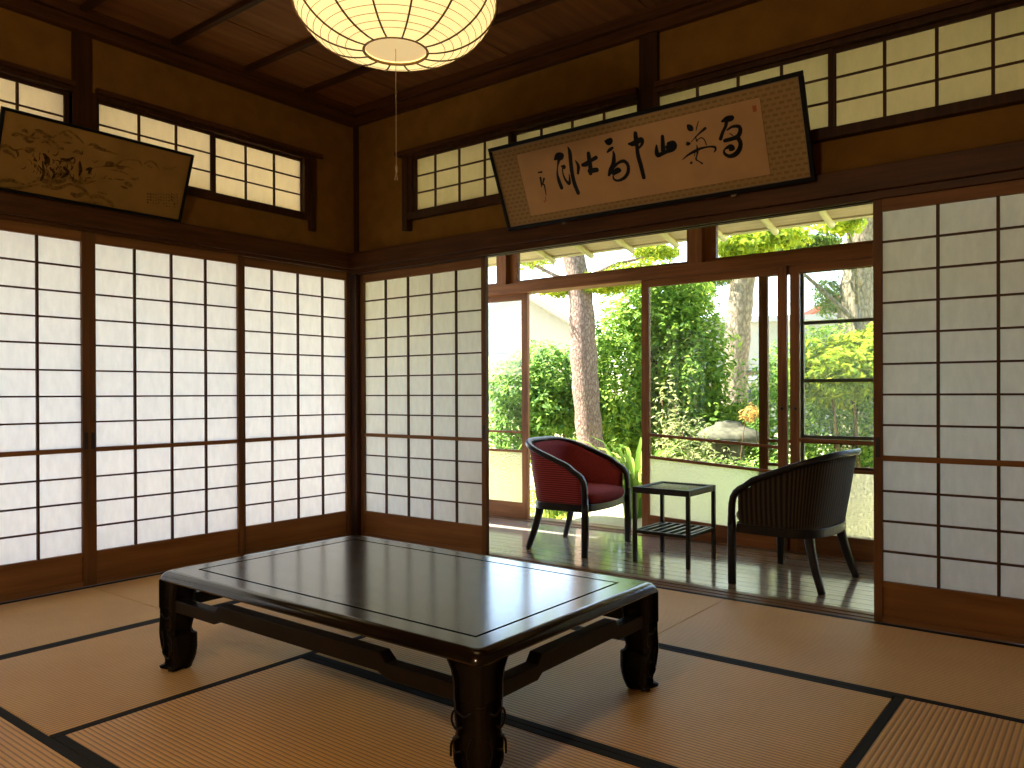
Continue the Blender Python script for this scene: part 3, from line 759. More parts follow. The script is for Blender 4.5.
# ------------------------------------------------------------------ framed works hung above the rails
INK = [[[0.404,0.325,0.012],[0.424,0.3353,0.0317],[0.4379,0.3328,0.0375],[0.4509,0.3363,0.0216]],[[0.4263,0.317,0.0159],[0.4091,0.284,0.0072],[0.3987,0.2495,0.0113],[0.3993,0.2169,0.0182],[0.4058,0.1771,0.0195]],[[0.4341,0.2828,0.008],[0.4498,0.2776,0.019],[0.4358,0.2672,0.0072],[0.4337,0.2354,0.0088],[0.4428,0.2056,0.012],[0.4583,0.1908,0.016],[0.4674,0.2216,0.008],[0.4668,0.2378,0.0032]],[[0.496,0.3703,0.0047],[0.5006,0.3428,0.0194],[0.4943,0.2966,0.0204],[0.4876,0.2382,0.0206],[0.4884,0.1858,0.0207],[0.4981,0.1358,0.02]],[[0.5239,0.2952,0.0058],[0.5329,0.266,0.0175],[0.5219,0.2322,0.0126]],[[0.6061,0.3152,0.0198],[0.6031,0.2847,0.0222],[0.6005,0.2461,0.0223],[0.594,0.2197,0.0201]],[[0.5591,0.2672,0.0163],[0.5829,0.2688,0.0231],[0.6137,0.2808,0.0172],[0.6441,0.2888,0.0182]],[[0.5923,0.2318,0.0232],[0.6343,0.2296,0.0211]],[[0.2831,0.2769,0.0058],[0.3056,0.2758,0.009]],[[0.29,0.2477,0.0124],[0.2871,0.2193,0.0091],[0.285,0.203,0.0058]],[[0.3107,0.2401,0.0107],[0.2947,0.2139,0.0075],[0.3033,0.2083,0.0083],[0.3015,0.1712,0.0058],[0.3005,0.1547,0.0042]],[[0.2932,0.148,0.002],[0.291,0.1318,0.0027],[0.2985,0.124,0.002]],[[0.7127,0.356,0.0092],[0.7301,0.3489,0.0295],[0.742,0.3526,0.0257]],[[0.7137,0.3039,0.0093],[0.7303,0.3121,0.0156],[0.7462,0.3178,0.0111]],[[0.7452,0.2998,0.0074],[0.7452,0.2809,0.0156],[0.7328,0.2411,0.0224],[0.7118,0.214,0.0245],[0.6966,0.1934,0.0136]],[[0.7354,0.2291,0.0142],[0.7605,0.2419,0.013],[0.7919,0.2449,0.0155],[0.8098,0.2235,0.0162],[0.8041,0.1902,0.017],[0.7785,0.1659,0.0157],[0.7412,0.1578,0.0113],[0.719,0.1682,0.0098],[0.7182,0.1839,0.0083]],[[0.7234,0.1965,0.0188],[0.748,0.2069,0.0262],[0.7601,0.2056,0.0179]],[[0.8367,0.3192,0.0101],[0.8594,0.3155,0.0223],[0.8863,0.3221,0.0221],[0.9078,0.3245,0.022],[0.9065,0.3064,0.0142],[0.8879,0.2907,0.0086]],[[0.8818,0.3597,0.0185],[0.8791,0.3375,0.0214],[0.8774,0.3009,0.0179],[0.8738,0.2607,0.0195],[0.8785,0.2074,0.0203],[0.882,0.1501,0.019]],[[0.9783,0.2844,0.0084],[0.9734,0.2568,0.0194],[0.9763,0.2387,0.0194],[0.9962,0.2416,0.0175],[1.0238,0.2473,0.0167],[1.0568,0.2513,0.018],[1.0723,0.2652,0.0165],[1.065,0.2828,0.0144],[1.0385,0.2808,0.0152]],[[1.0315,0.2659,0.0208],[1.0558,0.2666,0.0207]],[[1.0161,0.3184,0.0159],[1.012,0.2896,0.0194],[1.0073,0.2559,0.021]],[[1.1501,0.3403,0.0127],[1.1584,0.3287,0.026],[1.1665,0.3201,0.0126]],[[1.2024,0.3493,0.0036],[1.1888,0.3225,0.0046],[1.1838,0.3096,0.0023]],[[1.2291,0.3125,0.0118],[1.2029,0.2994,0.0079],[1.1759,0.2831,0.0047],[1.1506,0.2651,0.0024]],[[1.1345,0.2622,0.0169],[1.1432,0.2612,0.0095]],[[1.1776,0.2863,0.0047],[1.1796,0.2655,0.006],[1.1868,0.2711,0.004],[1.2044,0.2757,0.0046],[1.2173,0.2626,0.0046],[1.2218,0.2407,0.0046]],[[1.0945,0.1961,0.0028],[1.1272,0.2124,0.0085],[1.1643,0.2234,0.0122],[1.1962,0.2297,0.0094],[1.2342,0.2295,0.0073],[1.2601,0.2225,0.0099],[1.2611,0.2104,0.0083],[1.2519,0.2008,0.0027]],[[1.1764,0.2477,0.0034],[1.1758,0.223,0.0094],[1.1691,0.2029,0.0061],[1.1614,0.1864,0.0075],[1.173,0.1753,0.0047],[1.188,0.1618,0.0075]],[[1.1626,0.2183,0.0041],[1.1572,0.2015,0.0034]],[[1.1366,0.1747,0.011],[1.1316,0.173,0.0062]],[[1.3121,0.3263,0.009],[1.3328,0.3305,0.0223],[1.3546,0.3309,0.0228],[1.3605,0.3341,0.0127]],[[1.3324,0.3238,0.0153],[1.3244,0.3016,0.0135],[1.3082,0.281,0.0136],[1.2926,0.2537,0.0156]],[[1.329,0.2853,0.0071],[1.3559,0.2944,0.0111],[1.3838,0.2887,0.0146],[1.387,0.2684,0.0174],[1.3709,0.2479,0.0185],[1.3404,0.2429,0.0161],[1.3109,0.2418,0.0156]],[[1.3699,0.2463,0.0176],[1.38,0.2187,0.0179],[1.3716,0.1929,0.02],[1.3474,0.1732,0.0201],[1.3178,0.1717,0.0151],[1.2993,0.1892,0.0118],[1.3056,0.2054,0.0082],[1.3316,0.2115,0.0188],[1.3418,0.202,0.0188],[1.3294,0.1974,0.0124]],[[1.3372,0.2683,0.0032],[1.3506,0.2567,0.0045]]]
PAINT = [[[0.0707,0.2708,0.0041],[0.1244,0.2624,0.0103],[0.1525,0.2965,0.0058],[0.1905,0.2928,0.0126],[0.221,0.287,0.0085],[0.2514,0.3131,0.0051],[0.2828,0.335,0.0069],[0.3201,0.3215,0.0079],[0.3603,0.2943,0.0062]],[[0.2584,0.324,0.0043],[0.282,0.3118,0.0112],[0.3052,0.3038,0.0044]],[[0.1877,0.2831,0.0109],[0.2325,0.267,0.0094],[0.2615,0.2466,0.0052]],[[0.014,0.1904,0.0121],[0.0437,0.2043,0.0106],[0.0733,0.1916,0.0074],[0.1079,0.2045,0.005],[0.1568,0.2073,0.0042]],[[0.0391,0.1788,0.0163],[0.0595,0.1749,0.0123],[0.0818,0.1578,0.005]],[[0.1952,0.2029,0.0068],[0.2155,0.1801,0.0258],[0.2099,0.1603,0.0129]],[[0.1962,0.1664,0.006],[0.2081,0.1135,0.013],[0.2002,0.0801,0.0086]],[[0.2774,0.1992,0.0087],[0.2997,0.1974,0.0158],[0.3236,0.2148,0.0088]],[[0.3569,0.2036,0.0081],[0.3672,0.1678,0.0153],[0.365,0.1385,0.0063]],[[0.2922,0.1604,0.0123],[0.3128,0.1414,0.0178],[0.2907,0.1128,0.0089]],[[0.3936,0.1737,0.0091],[0.4107,0.1824,0.0155],[0.407,0.1623,0.0091]],[[0.1624,0.1677,0.0127],[0.1691,0.1646,0.0085]],[[0.2332,0.147,0.0078],[0.254,0.1236,0.0131],[0.249,0.099,0.0088]],[[0.1825,0.1448,0.006],[0.1973,0.1296,0.0086]],[[0.3793,0.2896,0.0045],[0.4049,0.3006,0.0099],[0.4286,0.297,0.0063]],[[0.0333,0.0394,0.0115],[0.0795,0.0539,0.0134],[0.1295,0.0462,0.0085],[0.192,0.078,0.0069]],[[0.0367,0.013,0.0066],[0.1159,0.0249,0.0102],[0.1946,0.0599,0.0069]],[[0.1907,0.087,0.0103],[0.2516,0.0813,0.0264],[0.297,0.129,0.0124],[0.3635,0.1051,0.0181],[0.4432,0.127,0.0074]],[[0.2125,0.0543,0.0087],[0.2812,0.0591,0.016],[0.33,0.0884,0.009],[0.3857,0.0808,0.0128],[0.4385,0.0425,0.0093]],[[0.2185,0.1303,0.0121],[0.2445,0.0704,0.0211]],[[0.266,0.1597,0.0087],[0.2998,0.1106,0.0195],[0.2784,0.0775,0.0089]],[[0.359,0.1904,0.0143],[0.3768,0.1079,0.0127]],[[0.3461,0.0436,0.0127],[0.374,0.0395,0.0183],[0.4067,0.0656,0.0092]],[[0.446,0.0538,0.0131],[0.4936,0.0534,0.0095],[0.5474,0.0236,0.0116]],[[0.4611,0.0766,0.0056],[0.509,0.0764,0.0076]],[[0.4054,0.0163,0.0093],[0.4901,0.0177,0.0076]],[[0.4287,0.1933,0.0026],[0.474,0.209,0.0063],[0.4929,0.2244,0.0242],[0.5253,0.2263,0.0106],[0.5533,0.2551,0.0043],[0.5955,0.2688,0.0043],[0.6348,0.2712,0.0066],[0.656,0.2505,0.0044]],[[0.5191,0.2304,0.0053],[0.5489,0.2177,0.0161],[0.5801,0.2304,0.0054],[0.6091,0.2257,0.0038]],[[0.5138,0.1986,0.0043],[0.5518,0.2015,0.0054],[0.5924,0.1936,0.0033]],[[0.6645,0.2667,0.0077],[0.6902,0.2841,0.0066],[0.7211,0.2769,0.0078],[0.7442,0.2502,0.0045]],[[0.6833,0.2596,0.0055],[0.7079,0.2537,0.0056]],[[0.7649,0.2666,0.004],[0.8008,0.2688,0.0052],[0.8331,0.2908,0.0035]],[[0.5319,0.1578,0.0054],[0.5757,0.1616,0.0065]],[[0.4126,0.29,0.0102],[0.4447,0.287,0.0134],[0.4937,0.2825,0.0052],[0.5269,0.2794,0.0032]],[[0.4619,0.059,0.0127],[0.4951,0.0544,0.0075],[0.5424,0.0352,0.0087]],[[0.457,0.0243,0.0043],[0.495,0.0232,0.0054]],[[0.8635,0.1472,0.0065],[0.8696,0.1436,0.0045]],[[0.8667,0.1321,0.0077],[0.8714,0.1283,0.0054]],[[0.8698,0.117,0.0048],[0.8764,0.1135,0.0034]],[[0.8729,0.1019,0.006],[0.8781,0.098,0.0042]],[[0.8502,0.1394,0.0073],[0.856,0.1357,0.0051]],[[0.8533,0.1243,0.0066],[0.8599,0.1208,0.0046]],[[0.8564,0.1092,0.0058],[0.8613,0.1053,0.0041]],[[0.8595,0.0941,0.0091],[0.865,0.0903,0.0064]],[[0.8626,0.0789,0.0048],[0.8691,0.0753,0.0034]],[[0.8346,0.1426,0.0061],[0.8392,0.1387,0.0043]],[[0.8377,0.1276,0.0088],[0.8433,0.1239,0.0061]],[[0.8407,0.1125,0.0081],[0.8474,0.109,0.0057]],[[0.8211,0.1361,0.005],[0.8265,0.1324,0.0035]],[[0.8241,0.1212,0.0047],[0.8297,0.1175,0.0033]],[[0.8272,0.1062,0.0051],[0.8338,0.1026,0.0036]],[[0.8302,0.0911,0.0026],[0.8351,0.0872,0.0019]],[[0.8333,0.076,0.003],[0.8401,0.0725,0.0021]],[[0.8064,0.1355,0.0041],[0.8116,0.1318,0.0029]],[[0.8095,0.1206,0.0038],[0.8148,0.1168,0.0027]],[[0.8125,0.1056,0.0034],[0.8183,0.1019,0.0024]],[[0.8155,0.0906,0.0041],[0.8221,0.087,0.0028]],[[0.8185,0.0755,0.0044],[0.8253,0.072,0.0031]],[[0.7928,0.1301,0.0043],[0.7981,0.1263,0.003]],[[0.7958,0.1151,0.0039],[0.8016,0.1115,0.0027]],[[0.7988,0.1002,0.0026],[0.8048,0.0966,0.0018]],[[0.8018,0.0852,0.0042],[0.8086,0.0817,0.0029]],[[0.7779,0.1316,0.0025],[0.7844,0.1281,0.0017]],[[0.7809,0.1167,0.0052],[0.7855,0.1129,0.0036]],[[0.7839,0.1018,0.0046],[0.7893,0.0981,0.0033]],[[0.7638,0.1298,0.0035],[0.7691,0.1262,0.0025]],[[0.7667,0.115,0.0026],[0.7725,0.1114,0.0019]],[[0.7696,0.1001,0.0045],[0.7749,0.0964,0.0032]],[[0.7726,0.0852,0.004],[0.7783,0.0816,0.0028]],[[0.7509,0.122,0.0037],[0.7575,0.1187,0.0026]],[[0.7538,0.1072,0.0032],[0.7583,0.1034,0.0022]],[[0.7567,0.0924,0.004],[0.7611,0.0885,0.0028]],[[0.7596,0.0775,0.0029],[0.7649,0.0738,0.002]],[[0.7365,0.1217,0.0043],[0.7431,0.1183,0.003]],[[0.7394,0.1069,0.0033],[0.7446,0.1032,0.0023]],[[0.7423,0.0921,0.0027],[0.7487,0.0886,0.0019]],[[0.7452,0.0773,0.0034],[0.7516,0.0737,0.0024]],[[0.7224,0.1207,0.0074],[0.7289,0.1173,0.0052]],[[0.7253,0.106,0.0069],[0.7306,0.1023,0.0048]],[[0.7281,0.0912,0.0079],[0.733,0.0874,0.0055]],[[0.7086,0.1188,0.0069],[0.7141,0.1152,0.0048]],[[0.7114,0.1041,0.0046],[0.7167,0.1004,0.0032]],[[0.7142,0.0894,0.0072],[0.7186,0.0855,0.005]],[[0.7171,0.0746,0.0074],[0.7228,0.071,0.0052]]]
def strokes(data, z, fat=1.0):
    """brush strokes as ribbons of discs joined by tapered quads, lying on the sheet (local x, y)"""
    m = MB()
    for si, L in enumerate(data):
        pts = []
        P = smooth_path([(p[0], p[1], p[2]) for p in L], 5)
        zz = z + 0.00003 * (si % 7)
        for p in P: pts.append((p.x, p.y, max(p.z * fat, 0.0008) / 2))
        for k in range(len(pts)):
            x, y, r = pts[k]
            if k % 2 == 0 or k == len(pts) - 1:
                b = len(m.v); n = 10
                for q in range(n): m.v.append((x + r * math.cos(2*PI*q/n), y + r * math.sin(2*PI*q/n), zz))
                m.f.append(tuple(range(b, b + n)))
            if k:
                xa, ya, ra = pts[k-1]; dx, dy = x - xa, y - ya; l = math.hypot(dx, dy)
                if l < 1e-6: continue
                nx, ny = -dy / l, dx / l; b = len(m.v)
                m.v += [(xa + nx*ra, ya + ny*ra, zz), (xa - nx*ra, ya - ny*ra, zz), (x - nx*r, y - ny*r, zz), (x + nx*r, y + ny*r, zz)]
                m.f.append((b, b+1, b+2, b+3))
    return m
def hang(name, org, xdir, ydir, label, cat):
    x = Vector(xdir).normalized(); y = Vector(ydir).normalized(); z = x.cross(y)
    o = empty(name); o.matrix_world = Matrix(((x.x, y.x, z.x, org[0]), (x.y, y.y, z.y, org[1]), (x.z, y.z, z.z, org[2]), (0, 0, 0, 1)))
    return tag(o, label, cat)
def frame_bars(w, h, b, d):
    f = MB(); z0, z1 = -0.012, d
    return f.box(0, w, 0, b, z0, z1).box(0, w, h - b, h, z0, z1).box(0, b, b, h - b, z0, z1).box(w - b, w, b, h - b, z0, z1)
# calligraphy: leans out from the wall, its foot on the rail
o = hang('framed_calligraphy', (1.388, -0.048, 1.879), (1, 0, 0), (0, -0.175, 0.411), 'wide framed calligraphy leaning out above the garden doorway', 'framed calligraphy')
W_, H_ = 1.682, 0.455
frame_bars(W_, H_, 0.019, 0.010).build('frame', 'groove', o, bevel=0.003)
MB().box(0.019, W_ - 0.019, 0.019, H_ - 0.019, -0.008, 0.0).build('brocade_mount', 'brocade', o)
f = MB(); a = 0.019; b_ = 0.023
f.box(a, W_ - a, a, b_, 0, .003).box(a, W_ - a, H_ - b_, H_ - a, 0, .003).box(a, b_, b_, H_ - b_, 0, .003).box(W_ - b_, W_ - a, b_, H_ - b_, 0, .003)
f.build('fillet', 'fillet', o)
pp = MB().box(0.172, 1.492, 0.060, 0.390, 0.0, 0.0008).build('paper_sheet', 'scroll_paper', o)
f = MB()
for (u0, u1, v0, v1) in ((0.1705, 1.4935, 0.0585, 0.0600), (0.1705, 1.4935, 0.390, 0.3915), (0.1705, 0.172, 0.06, 0.39), (1.492, 1.4935, 0.06, 0.39)): f.box(u0, u1, v0, v1, 0.0, 0.0011)
f.build('sheet_edge', 'bamboo', pp)
strokes(INK, 0.0012, 1.12).build('brush_writing', 'ink', pp, fix=False)
MB().box(1.455, 1.472, 0.335, 0.362, 0.0008, 0.0011).build('seal_stamp', 'seal', pp)
MB().box(0.276, 0.286, 0.118, 0.13, 0.0008, 0.0011).build('seal_stamp', 'seal', pp)
for x in (0.375, 1.315): MB().box(x - 0.012, x + 0.012, -0.010, 0.0, -0.010, 0.012).build('support_hook', 'fillet', o, bevel=0.002)
# landscape painting
o = hang('framed_painting', (0.048, -2.163, 1.905), (0, 1, 0), (0.139, 0, 0.339), 'framed ink landscape painting leaning out above the lit screens', 'framed painting')
W_, H_ = 0.914, 0.369
frame_bars(W_, H_, 0.014, 0.010).build('frame', 'groove', o, bevel=0.003)
pp = MB().box(0.014, W_ - 0.014, 0.014, H_ - 0.014, -0.008, 0.0).build('painting_sheet', 'paint_paper', o)
core = [k for k in range(len(PAINT)) if 5 <= k <= 13 or k >= 43]
rr = random.Random(5); extra = []
for k in range(70):                      # twigs and grass around the middle clump
    x = rr.gauss(0.25, 0.07); y = 0.10 + abs(rr.gauss(0, 0.055)); a = rr.gauss(1.5, 0.7); l = rr.uniform(0.010, 0.035)
    extra.append([(x, y, 0.0016), (x + l * 0.5 * math.cos(a), y + l * 0.5 * math.sin(a), rr.uniform(0.002, 0.005)), (x + l * math.cos(a + .3), y + l * math.sin(a + .3), 0.001)])
hills = []
for k in range(26):                      # dabs of wash along the hills
    x = rr.uniform(0.04, 0.62); y = 0.21 + 0.06 * math.sin(9 * x) + rr.gauss(0, 0.03); l = rr.uniform(0.02, 0.05)
    hills.append([(x, y, 0.004), (x + l * 0.5, y + rr.gauss(0, .006), rr.uniform(0.006, 0.014)), (x + l, y + rr.gauss(0, .01), 0.003)])
strokes([PAINT[k] for k in range(len(PAINT)) if k not in core] + hills, 0.0004, 1.3).build('ink_wash', 'wash', pp, fix=False)
strokes([PAINT[k] for k in core] + extra, 0.0007).build('ink_drawing', 'wash_dark', pp, fix=False)

# ------------------------------------------------------------------ pendant lantern
def lantern(c, zb, label):
    o = empty('pendant_lantern', (c[0], c[1], zb)); tag(o, label, 'lamp')
    prof = []
    R0, R1, Hh = 0.105, 0.334, 0.33
    for k in range(25):
        a = -PI/2 + PI * k / 24
        e = 1.0
        ca = abs(math.cos(a)) ** e; sa = math.copysign(abs(math.sin(a)) ** 1.12, math.sin(a))
        prof.append((R0 + (R1 - R0) * ca, Hh / 2 + Hh / 2 * sa))
    def rad_at(z):
        for (r0, z0), (r1, z1) in zip(prof, prof[1:]):
            if z0 <= z <= z1: return r0 + (r1 - r0) * (z - z0) / max(1e-6, z1 - z0)
        return R0
    MB().lathe([(r - 0.003, z) for r, z in prof], 72).build('paper_shade', 'lantern', o, smooth=True)
    for k in range(14):
        th = 2 * PI * (k + 0.70) / 14
        MB().tube([((r + 0.001) * math.cos(th), (r + 0.001) * math.sin(th), z) for r, z in prof], 0.0033, 5).build('rib', 'bamboo', o, smooth=True)
    m = MB()
    rr = [p for p in prof]
    for k in range(2, 23):
        r, z = rr[k]
        m.lathe([(r - 0.002 + 0.0011 * math.cos(q * PI / 2), z + 0.0011 * math.sin(q * PI / 2)) for q in range(5)], 60)
    m.build('hoop_wire', 'bamboo_rim', o)
    m = MB(); m.lathe([(R0 + 0.005 * math.cos(q * PI / 4), 0.002 + 0.005 * math.sin(q * PI / 4)) for q in range(9)], 48)
    m.build('bottom_rim', 'bamboo_rim', o, smooth=True)
    m = MB(); m.lathe([(0.0005, 0.010), (0.06, 0.0102), (R0 - 0.002, 0.010)], 48); m.build('bottom_diffuser', 'lantern_disc', o)
    m = MB(); m.tube([(0, 0, Hh - 0.02), (0, 0, 2.872 - zb)], 0.006, 8); m.lathe([(0.001, Hh + 0.004), (R0, Hh)], 32); m.build('hanging_cord', 'groove', o)
    m = MB().tube([(0.004, -0.004, 0.008), (0.004, -0.004, -0.380)], 0.0011, 6); pc = m.build('pull_cord', 'string', o)
    m = MB().tube([(0.004, -0.004, -0.375), (0.004, -0.004, -0.385), (0.005, -0.004, -0.40)], [0.002, 0.0045, 0.0025], 8)
    for q in range(5): m.tube([(0.004, -0.004, -0.395), (0.004 + 0.006 * math.cos(q * 1.3), -0.004 + 0.006 * math.sin(q * 1.3), -0.425)], 0.0008, 4)
    m.build('pull_tassel', 'string', pc)
    return o
lantern((2.217, -1.717), 2.094, 'round glowing paper lantern lamp hanging above the low table')
lantern((3.0, -4.35), 2.094, 'added round paper lantern hanging unseen behind the viewer for warm fill')  # second lantern added out of view, to go with the warm fill
ld = bpy.data.lights.new('fill_light', 'POINT'); ld.energy = FILL_STRENGTH; ld.color = (1.0, 0.74, 0.44); ld.shadow_soft_size = 0.14  # added warm fill for the room, placed below the unseen lantern
lo = bpy.data.objects.new('fill_light', ld); COL.objects.link(lo); lo.location = (3.0, -4.35, 1.93)

# ------------------------------------------------------------------ veranda
structure(MB().box(-1.4, 5.0, 0.151, 1.36, -0.06, 0.0).build('floor_veranda', 'engawa'), 'glossy dark board floor of the veranda', 'floor')
trim(13, MB().box(-1.4, 5.0, 1.200, 1.235, -0.06, 0.006).box(-1.4, 5.0, 1.255, 1.265, -0.05, 0.006).box(-1.4, 5.0, 1.30, 1.315, -0.05, 0.006).box(-1.4, 5.0, 1.36, 1.44, -0.10, 0.0), 'sill', 'grooved sill under the garden window sashes', 'sill', 0.001)
trim(14, MB().box(-1.4, 5.0, 1.205, 1.355, 1.728, 1.803), 'sash_h', 'wooden head beam over the garden window sashes', 'beam')
trim(15, MB().box(0.29, 0.385, 1.20, 1.33, 1.803, 2.40).box(0.385, 0.44, 1.245, 1.30, 1.803, 2.40), 'sash_v', 'short post between the veranda transom panes, above the red chair', 'post')
trim(16, MB().box(1.886, 1.985, 1.20, 1.33, 1.803, 2.40).box(1.985, 2.04, 1.245, 1.30, 1.803, 2.40), 'sash_v', 'short post between the veranda transom panes, above the side table', 'post')
trim(17, MB().box(3.50, 3.60, 1.20, 1.36, -0.45, 2.42), 'sash_v', 'veranda post hidden behind the dim beige screen', 'post')
trim(18, MB().box(-1.4, 5.0, 1.20, 1.34, 2.26, 2.44), 'sash_h', 'beam under the veranda rafters', 'beam')
def transom(n, x0, x1, label):
    r = empty('window_%d' % n, (x0, 1.265, 0)); tag(r, label, 'transom window', kind='structure')
    w = x1 - x0; m = MB(); b = 0.024; z0, z1 = 1.803, 2.26
    m.box(0, w, -0.02, 0.02, z0, z0 + b).box(0, w, -0.02, 0.02, z1 - b, z1).box(0, b, -0.02, 0.02, z0 + b, z1 - b).box(w - b, w, -0.02, 0.02, z0 + b, z1 - b)
    m.build('frame', 'sash_h', r, bevel=0.002)
    MB().box(b, w - b, -0.002, 0.002, z0 + b, z1 - b).build('pane', 'glass', r)
transom(5, -0.75, 0.285, 'narrow glimpse of veranda transom glass beside the pushed back paper screen')
transom(6, 0.436, 1.882, 'veranda transom glass above the open garden door')
transom(7, 2.036, 3.49, 'veranda transom glass above the dark brown chair')

def sash(n, x0, x1, y, label, rails=((0.667, 0.667), (0.520, 0.520)), fz=(0.125, 0.125), ztop=1.682):
    r = empty('window_%d' % n, (x0, y, 0)); tag(r, label, 'glass door', kind='structure')
    w = x1 - x0; st = 0.055; d = 0.015; zb = 0.006
    MB().box(0, st, -d, d, zb, 1.735).build('stile', 'sash_v', r, bevel=0.002)
    MB().box(w - st, w, -d, d, zb, 1.735).build('stile', 'sash_v', r, bevel=0.002)
    MB().box(st, w - st, -d, d, ztop, 1.735).build('top_rail', 'sash_h', r, bevel=0.002)
    a, b = st, w - st
    for (zl, zr) in rails:
        t = 0.009
        MB().hexa([(a, -d, zl - t), (b, -d, zr - t), (b, d, zr - t), (a, d, zl - t), (a, -d, zl + t), (b, -d, zr + t), (b, d, zr + t), (a, d, zl + t)]).build('middle_rail', 'sash_h', r)
    MB().hexa([(a, -d, zb), (b, -d, zb), (b, d, zb), (a, d, zb), (a, -d, fz[0]), (b, -d, fz[1]), (b, d, fz[1]), (a, d, fz[0])]).build('kick_panel', 'sash_h', r)
    def pane(nm, mat, zl0, zr0, zl1, zr1):
        MB().hexa([(a, -.002, zl0), (b, -.002, zr0), (b, .002, zr0), (a, .002, zl0), (a, -.002, zl1), (b, -.002, zr1), (b, .002, zr1), (a, .002, zl1)]).build(nm, mat, r)
    t = 0.009
    pane('clear_pane', 'glass', rails[0][0] + t, rails[0][1] + t, ztop, ztop)
    pane('clear_pane', 'glass', rails[1][0] + t, rails[1][1] + t, rails[0][0] - t, rails[0][1] - t)
    # obscured glass: one sheet
    m = MB(); m.v = [(a, 0, fz[0]), (b, 0, fz[1]), (b, 0, rails[1][1] - t), (a, 0, rails[1][0] - t)]; m.f = [(0, 1, 2, 3)]
    m.build('frosted_pane', 'frost', r, fix=False)
    return r
sash(8, -0.45, 0.535, 1.285, 'brown glazed door beside the pushed back paper screen, its edge in front of the pale house')
sash(9, 1.528, 2.512, 1.250, 'brown glazed door behind the side table and chairs', ((0.682, 0.630), (0.530, 0.478)), (0.139, 0.105))
sash(10, 2.532, 3.49, 1.250, 'brown glazed door between the dark brown chair and the dim beige screen', ((0.682, 0.668), (0.505, 0.505)), (0.128, 0.120))
sash(11, 2.325, 3.30, 1.292, 'glazed door slid behind its neighbours, one stile seen through their glass')
for x in (2.487, 2.556):
    pass
def insect_door():
    r = empty('window_12', (2.548, 1.335, 0)); tag(r, 'grey insect screen door outside the right glazed door', 'screen door', kind='structure')
    w = 0.93
    m = MB(); d = 0.010
    m.box(0, 0.038, -d, d, 0.006, 1.72).box(w - 0.038, w, -d, d, 0.006, 1.72).box(0.038, w - 0.038, -d, d, 1.69, 1.72).box(0.038, w - 0.038, -d, d, 0.006, 0.06)
    for z in (1.385, 1.035, 0.695): m.box(0.038, w - 0.038, -d, d, z - 0.010, z + 0.010)
    m.build('frame', 'screen_frame', r, bevel=0.001)
    m = MB(); m.v = [(0.038, 0, 0.70), (w - 0.038, 0, 0.70), (w - 0.038, 0, 1.69), (0.038, 0, 1.69)]; m.f = [(0, 1, 2, 3)]
    m.build('mesh', 'screen', r, fix=False)
    for z in (1.58, 0.83):
        MB().box(0.008, 0.030, -0.013, -0.010, z - 0.03, z + 0.03).build('latch_plate', 'black_metal', r)
insect_door()
for (nm, x) in (('window_9', 0.984 - 0.03), ('window_10', 0.032)):
    w_ = bpy.data.objects[nm]
    m = MB(); m.lathe([(0.001, 0.0), (0.008, 0.0), (0.010, 0.004), (0.006, 0.012), (0.001, 0.014)], 14)
    k = m.build('latch_knob', 'black_metal', w_, smooth=True); k.rotation_euler = (PI/2, 0, 0); k.location = (x, -0.015, 0.868)

# roof: sloping eave boards, fascia and round rafters
SL = 0.225
def roof_z(y): return 2.165 + (2.2 - y) * SL
mb = MB().hexa([(-2.6, 0.06, roof_z(.06)), (5.0, 0.06, roof_z(.06)), (5.0, 2.165, roof_z(2.165)), (-2.6, 2.165, roof_z(2.165)),
                (-2.6, 0.06, roof_z(.06) + .03), (5.0, 0.06, roof_z(.06) + .03), (5.0, 2.165, roof_z(2.165) + .03), (-2.6, 2.165, roof_z(2.165) + .03)])
rf = structure(mb.build('roof', 'eave'), 'pale wooden veranda eave with round rafters', 'roof')
MB().hexa([(-2.6, 2.165, roof_z(2.165) - .010), (5.0, 2.165, roof_z(2.165) - .010), (5.0, 2.205, roof_z(2.205) - .008), (-2.6, 2.205, roof_z(2.205) - .008),
           (-2.6, 2.165, roof_z(2.165) + .05), (5.0, 2.165, roof_z(2.165) + .05), (5.0, 2.205, roof_z(2.205) + .05), (-2.6, 2.205, roof_z(2.205) + .05)]).build('eave_edge_board', 'cream_wall', rf)
MB().hexa([(-2.6, 0.07, roof_z(.07) + .06), (5.0, 0.07, roof_z(.07) + .06), (5.0, 2.22, roof_z(2.22) + .06), (-2.6, 2.22, roof_z(2.22) + .06),
           (-2.6, 0.07, roof_z(.07) + .10), (5.0, 0.07, roof_z(.07) + .10), (5.0, 2.22, roof_z(2.22) + .10), (-2.6, 2.22, roof_z(2.22) + .10)]).build('roof_tiles', 'grey_roof', rf)
for k in range(-2, 10):
    x = 0.131 + 0.3955 * k
    MB().tube([(x, 0.25, roof_z(0.25) - .020), (x, 2.215, roof_z(2.215) - .022)], 0.024, 12).build('rafter', 'rafter', rf, smooth=True)
structure(MB().box(4.0, 5.0, 1.37, 1.44, -0.45, 1.80).build('wall_light_block', 'blocking'), 'boarded shutter box added unseen to dim the beige screen', 'wall')  # unseen board wall, added to hold back light behind the right screen
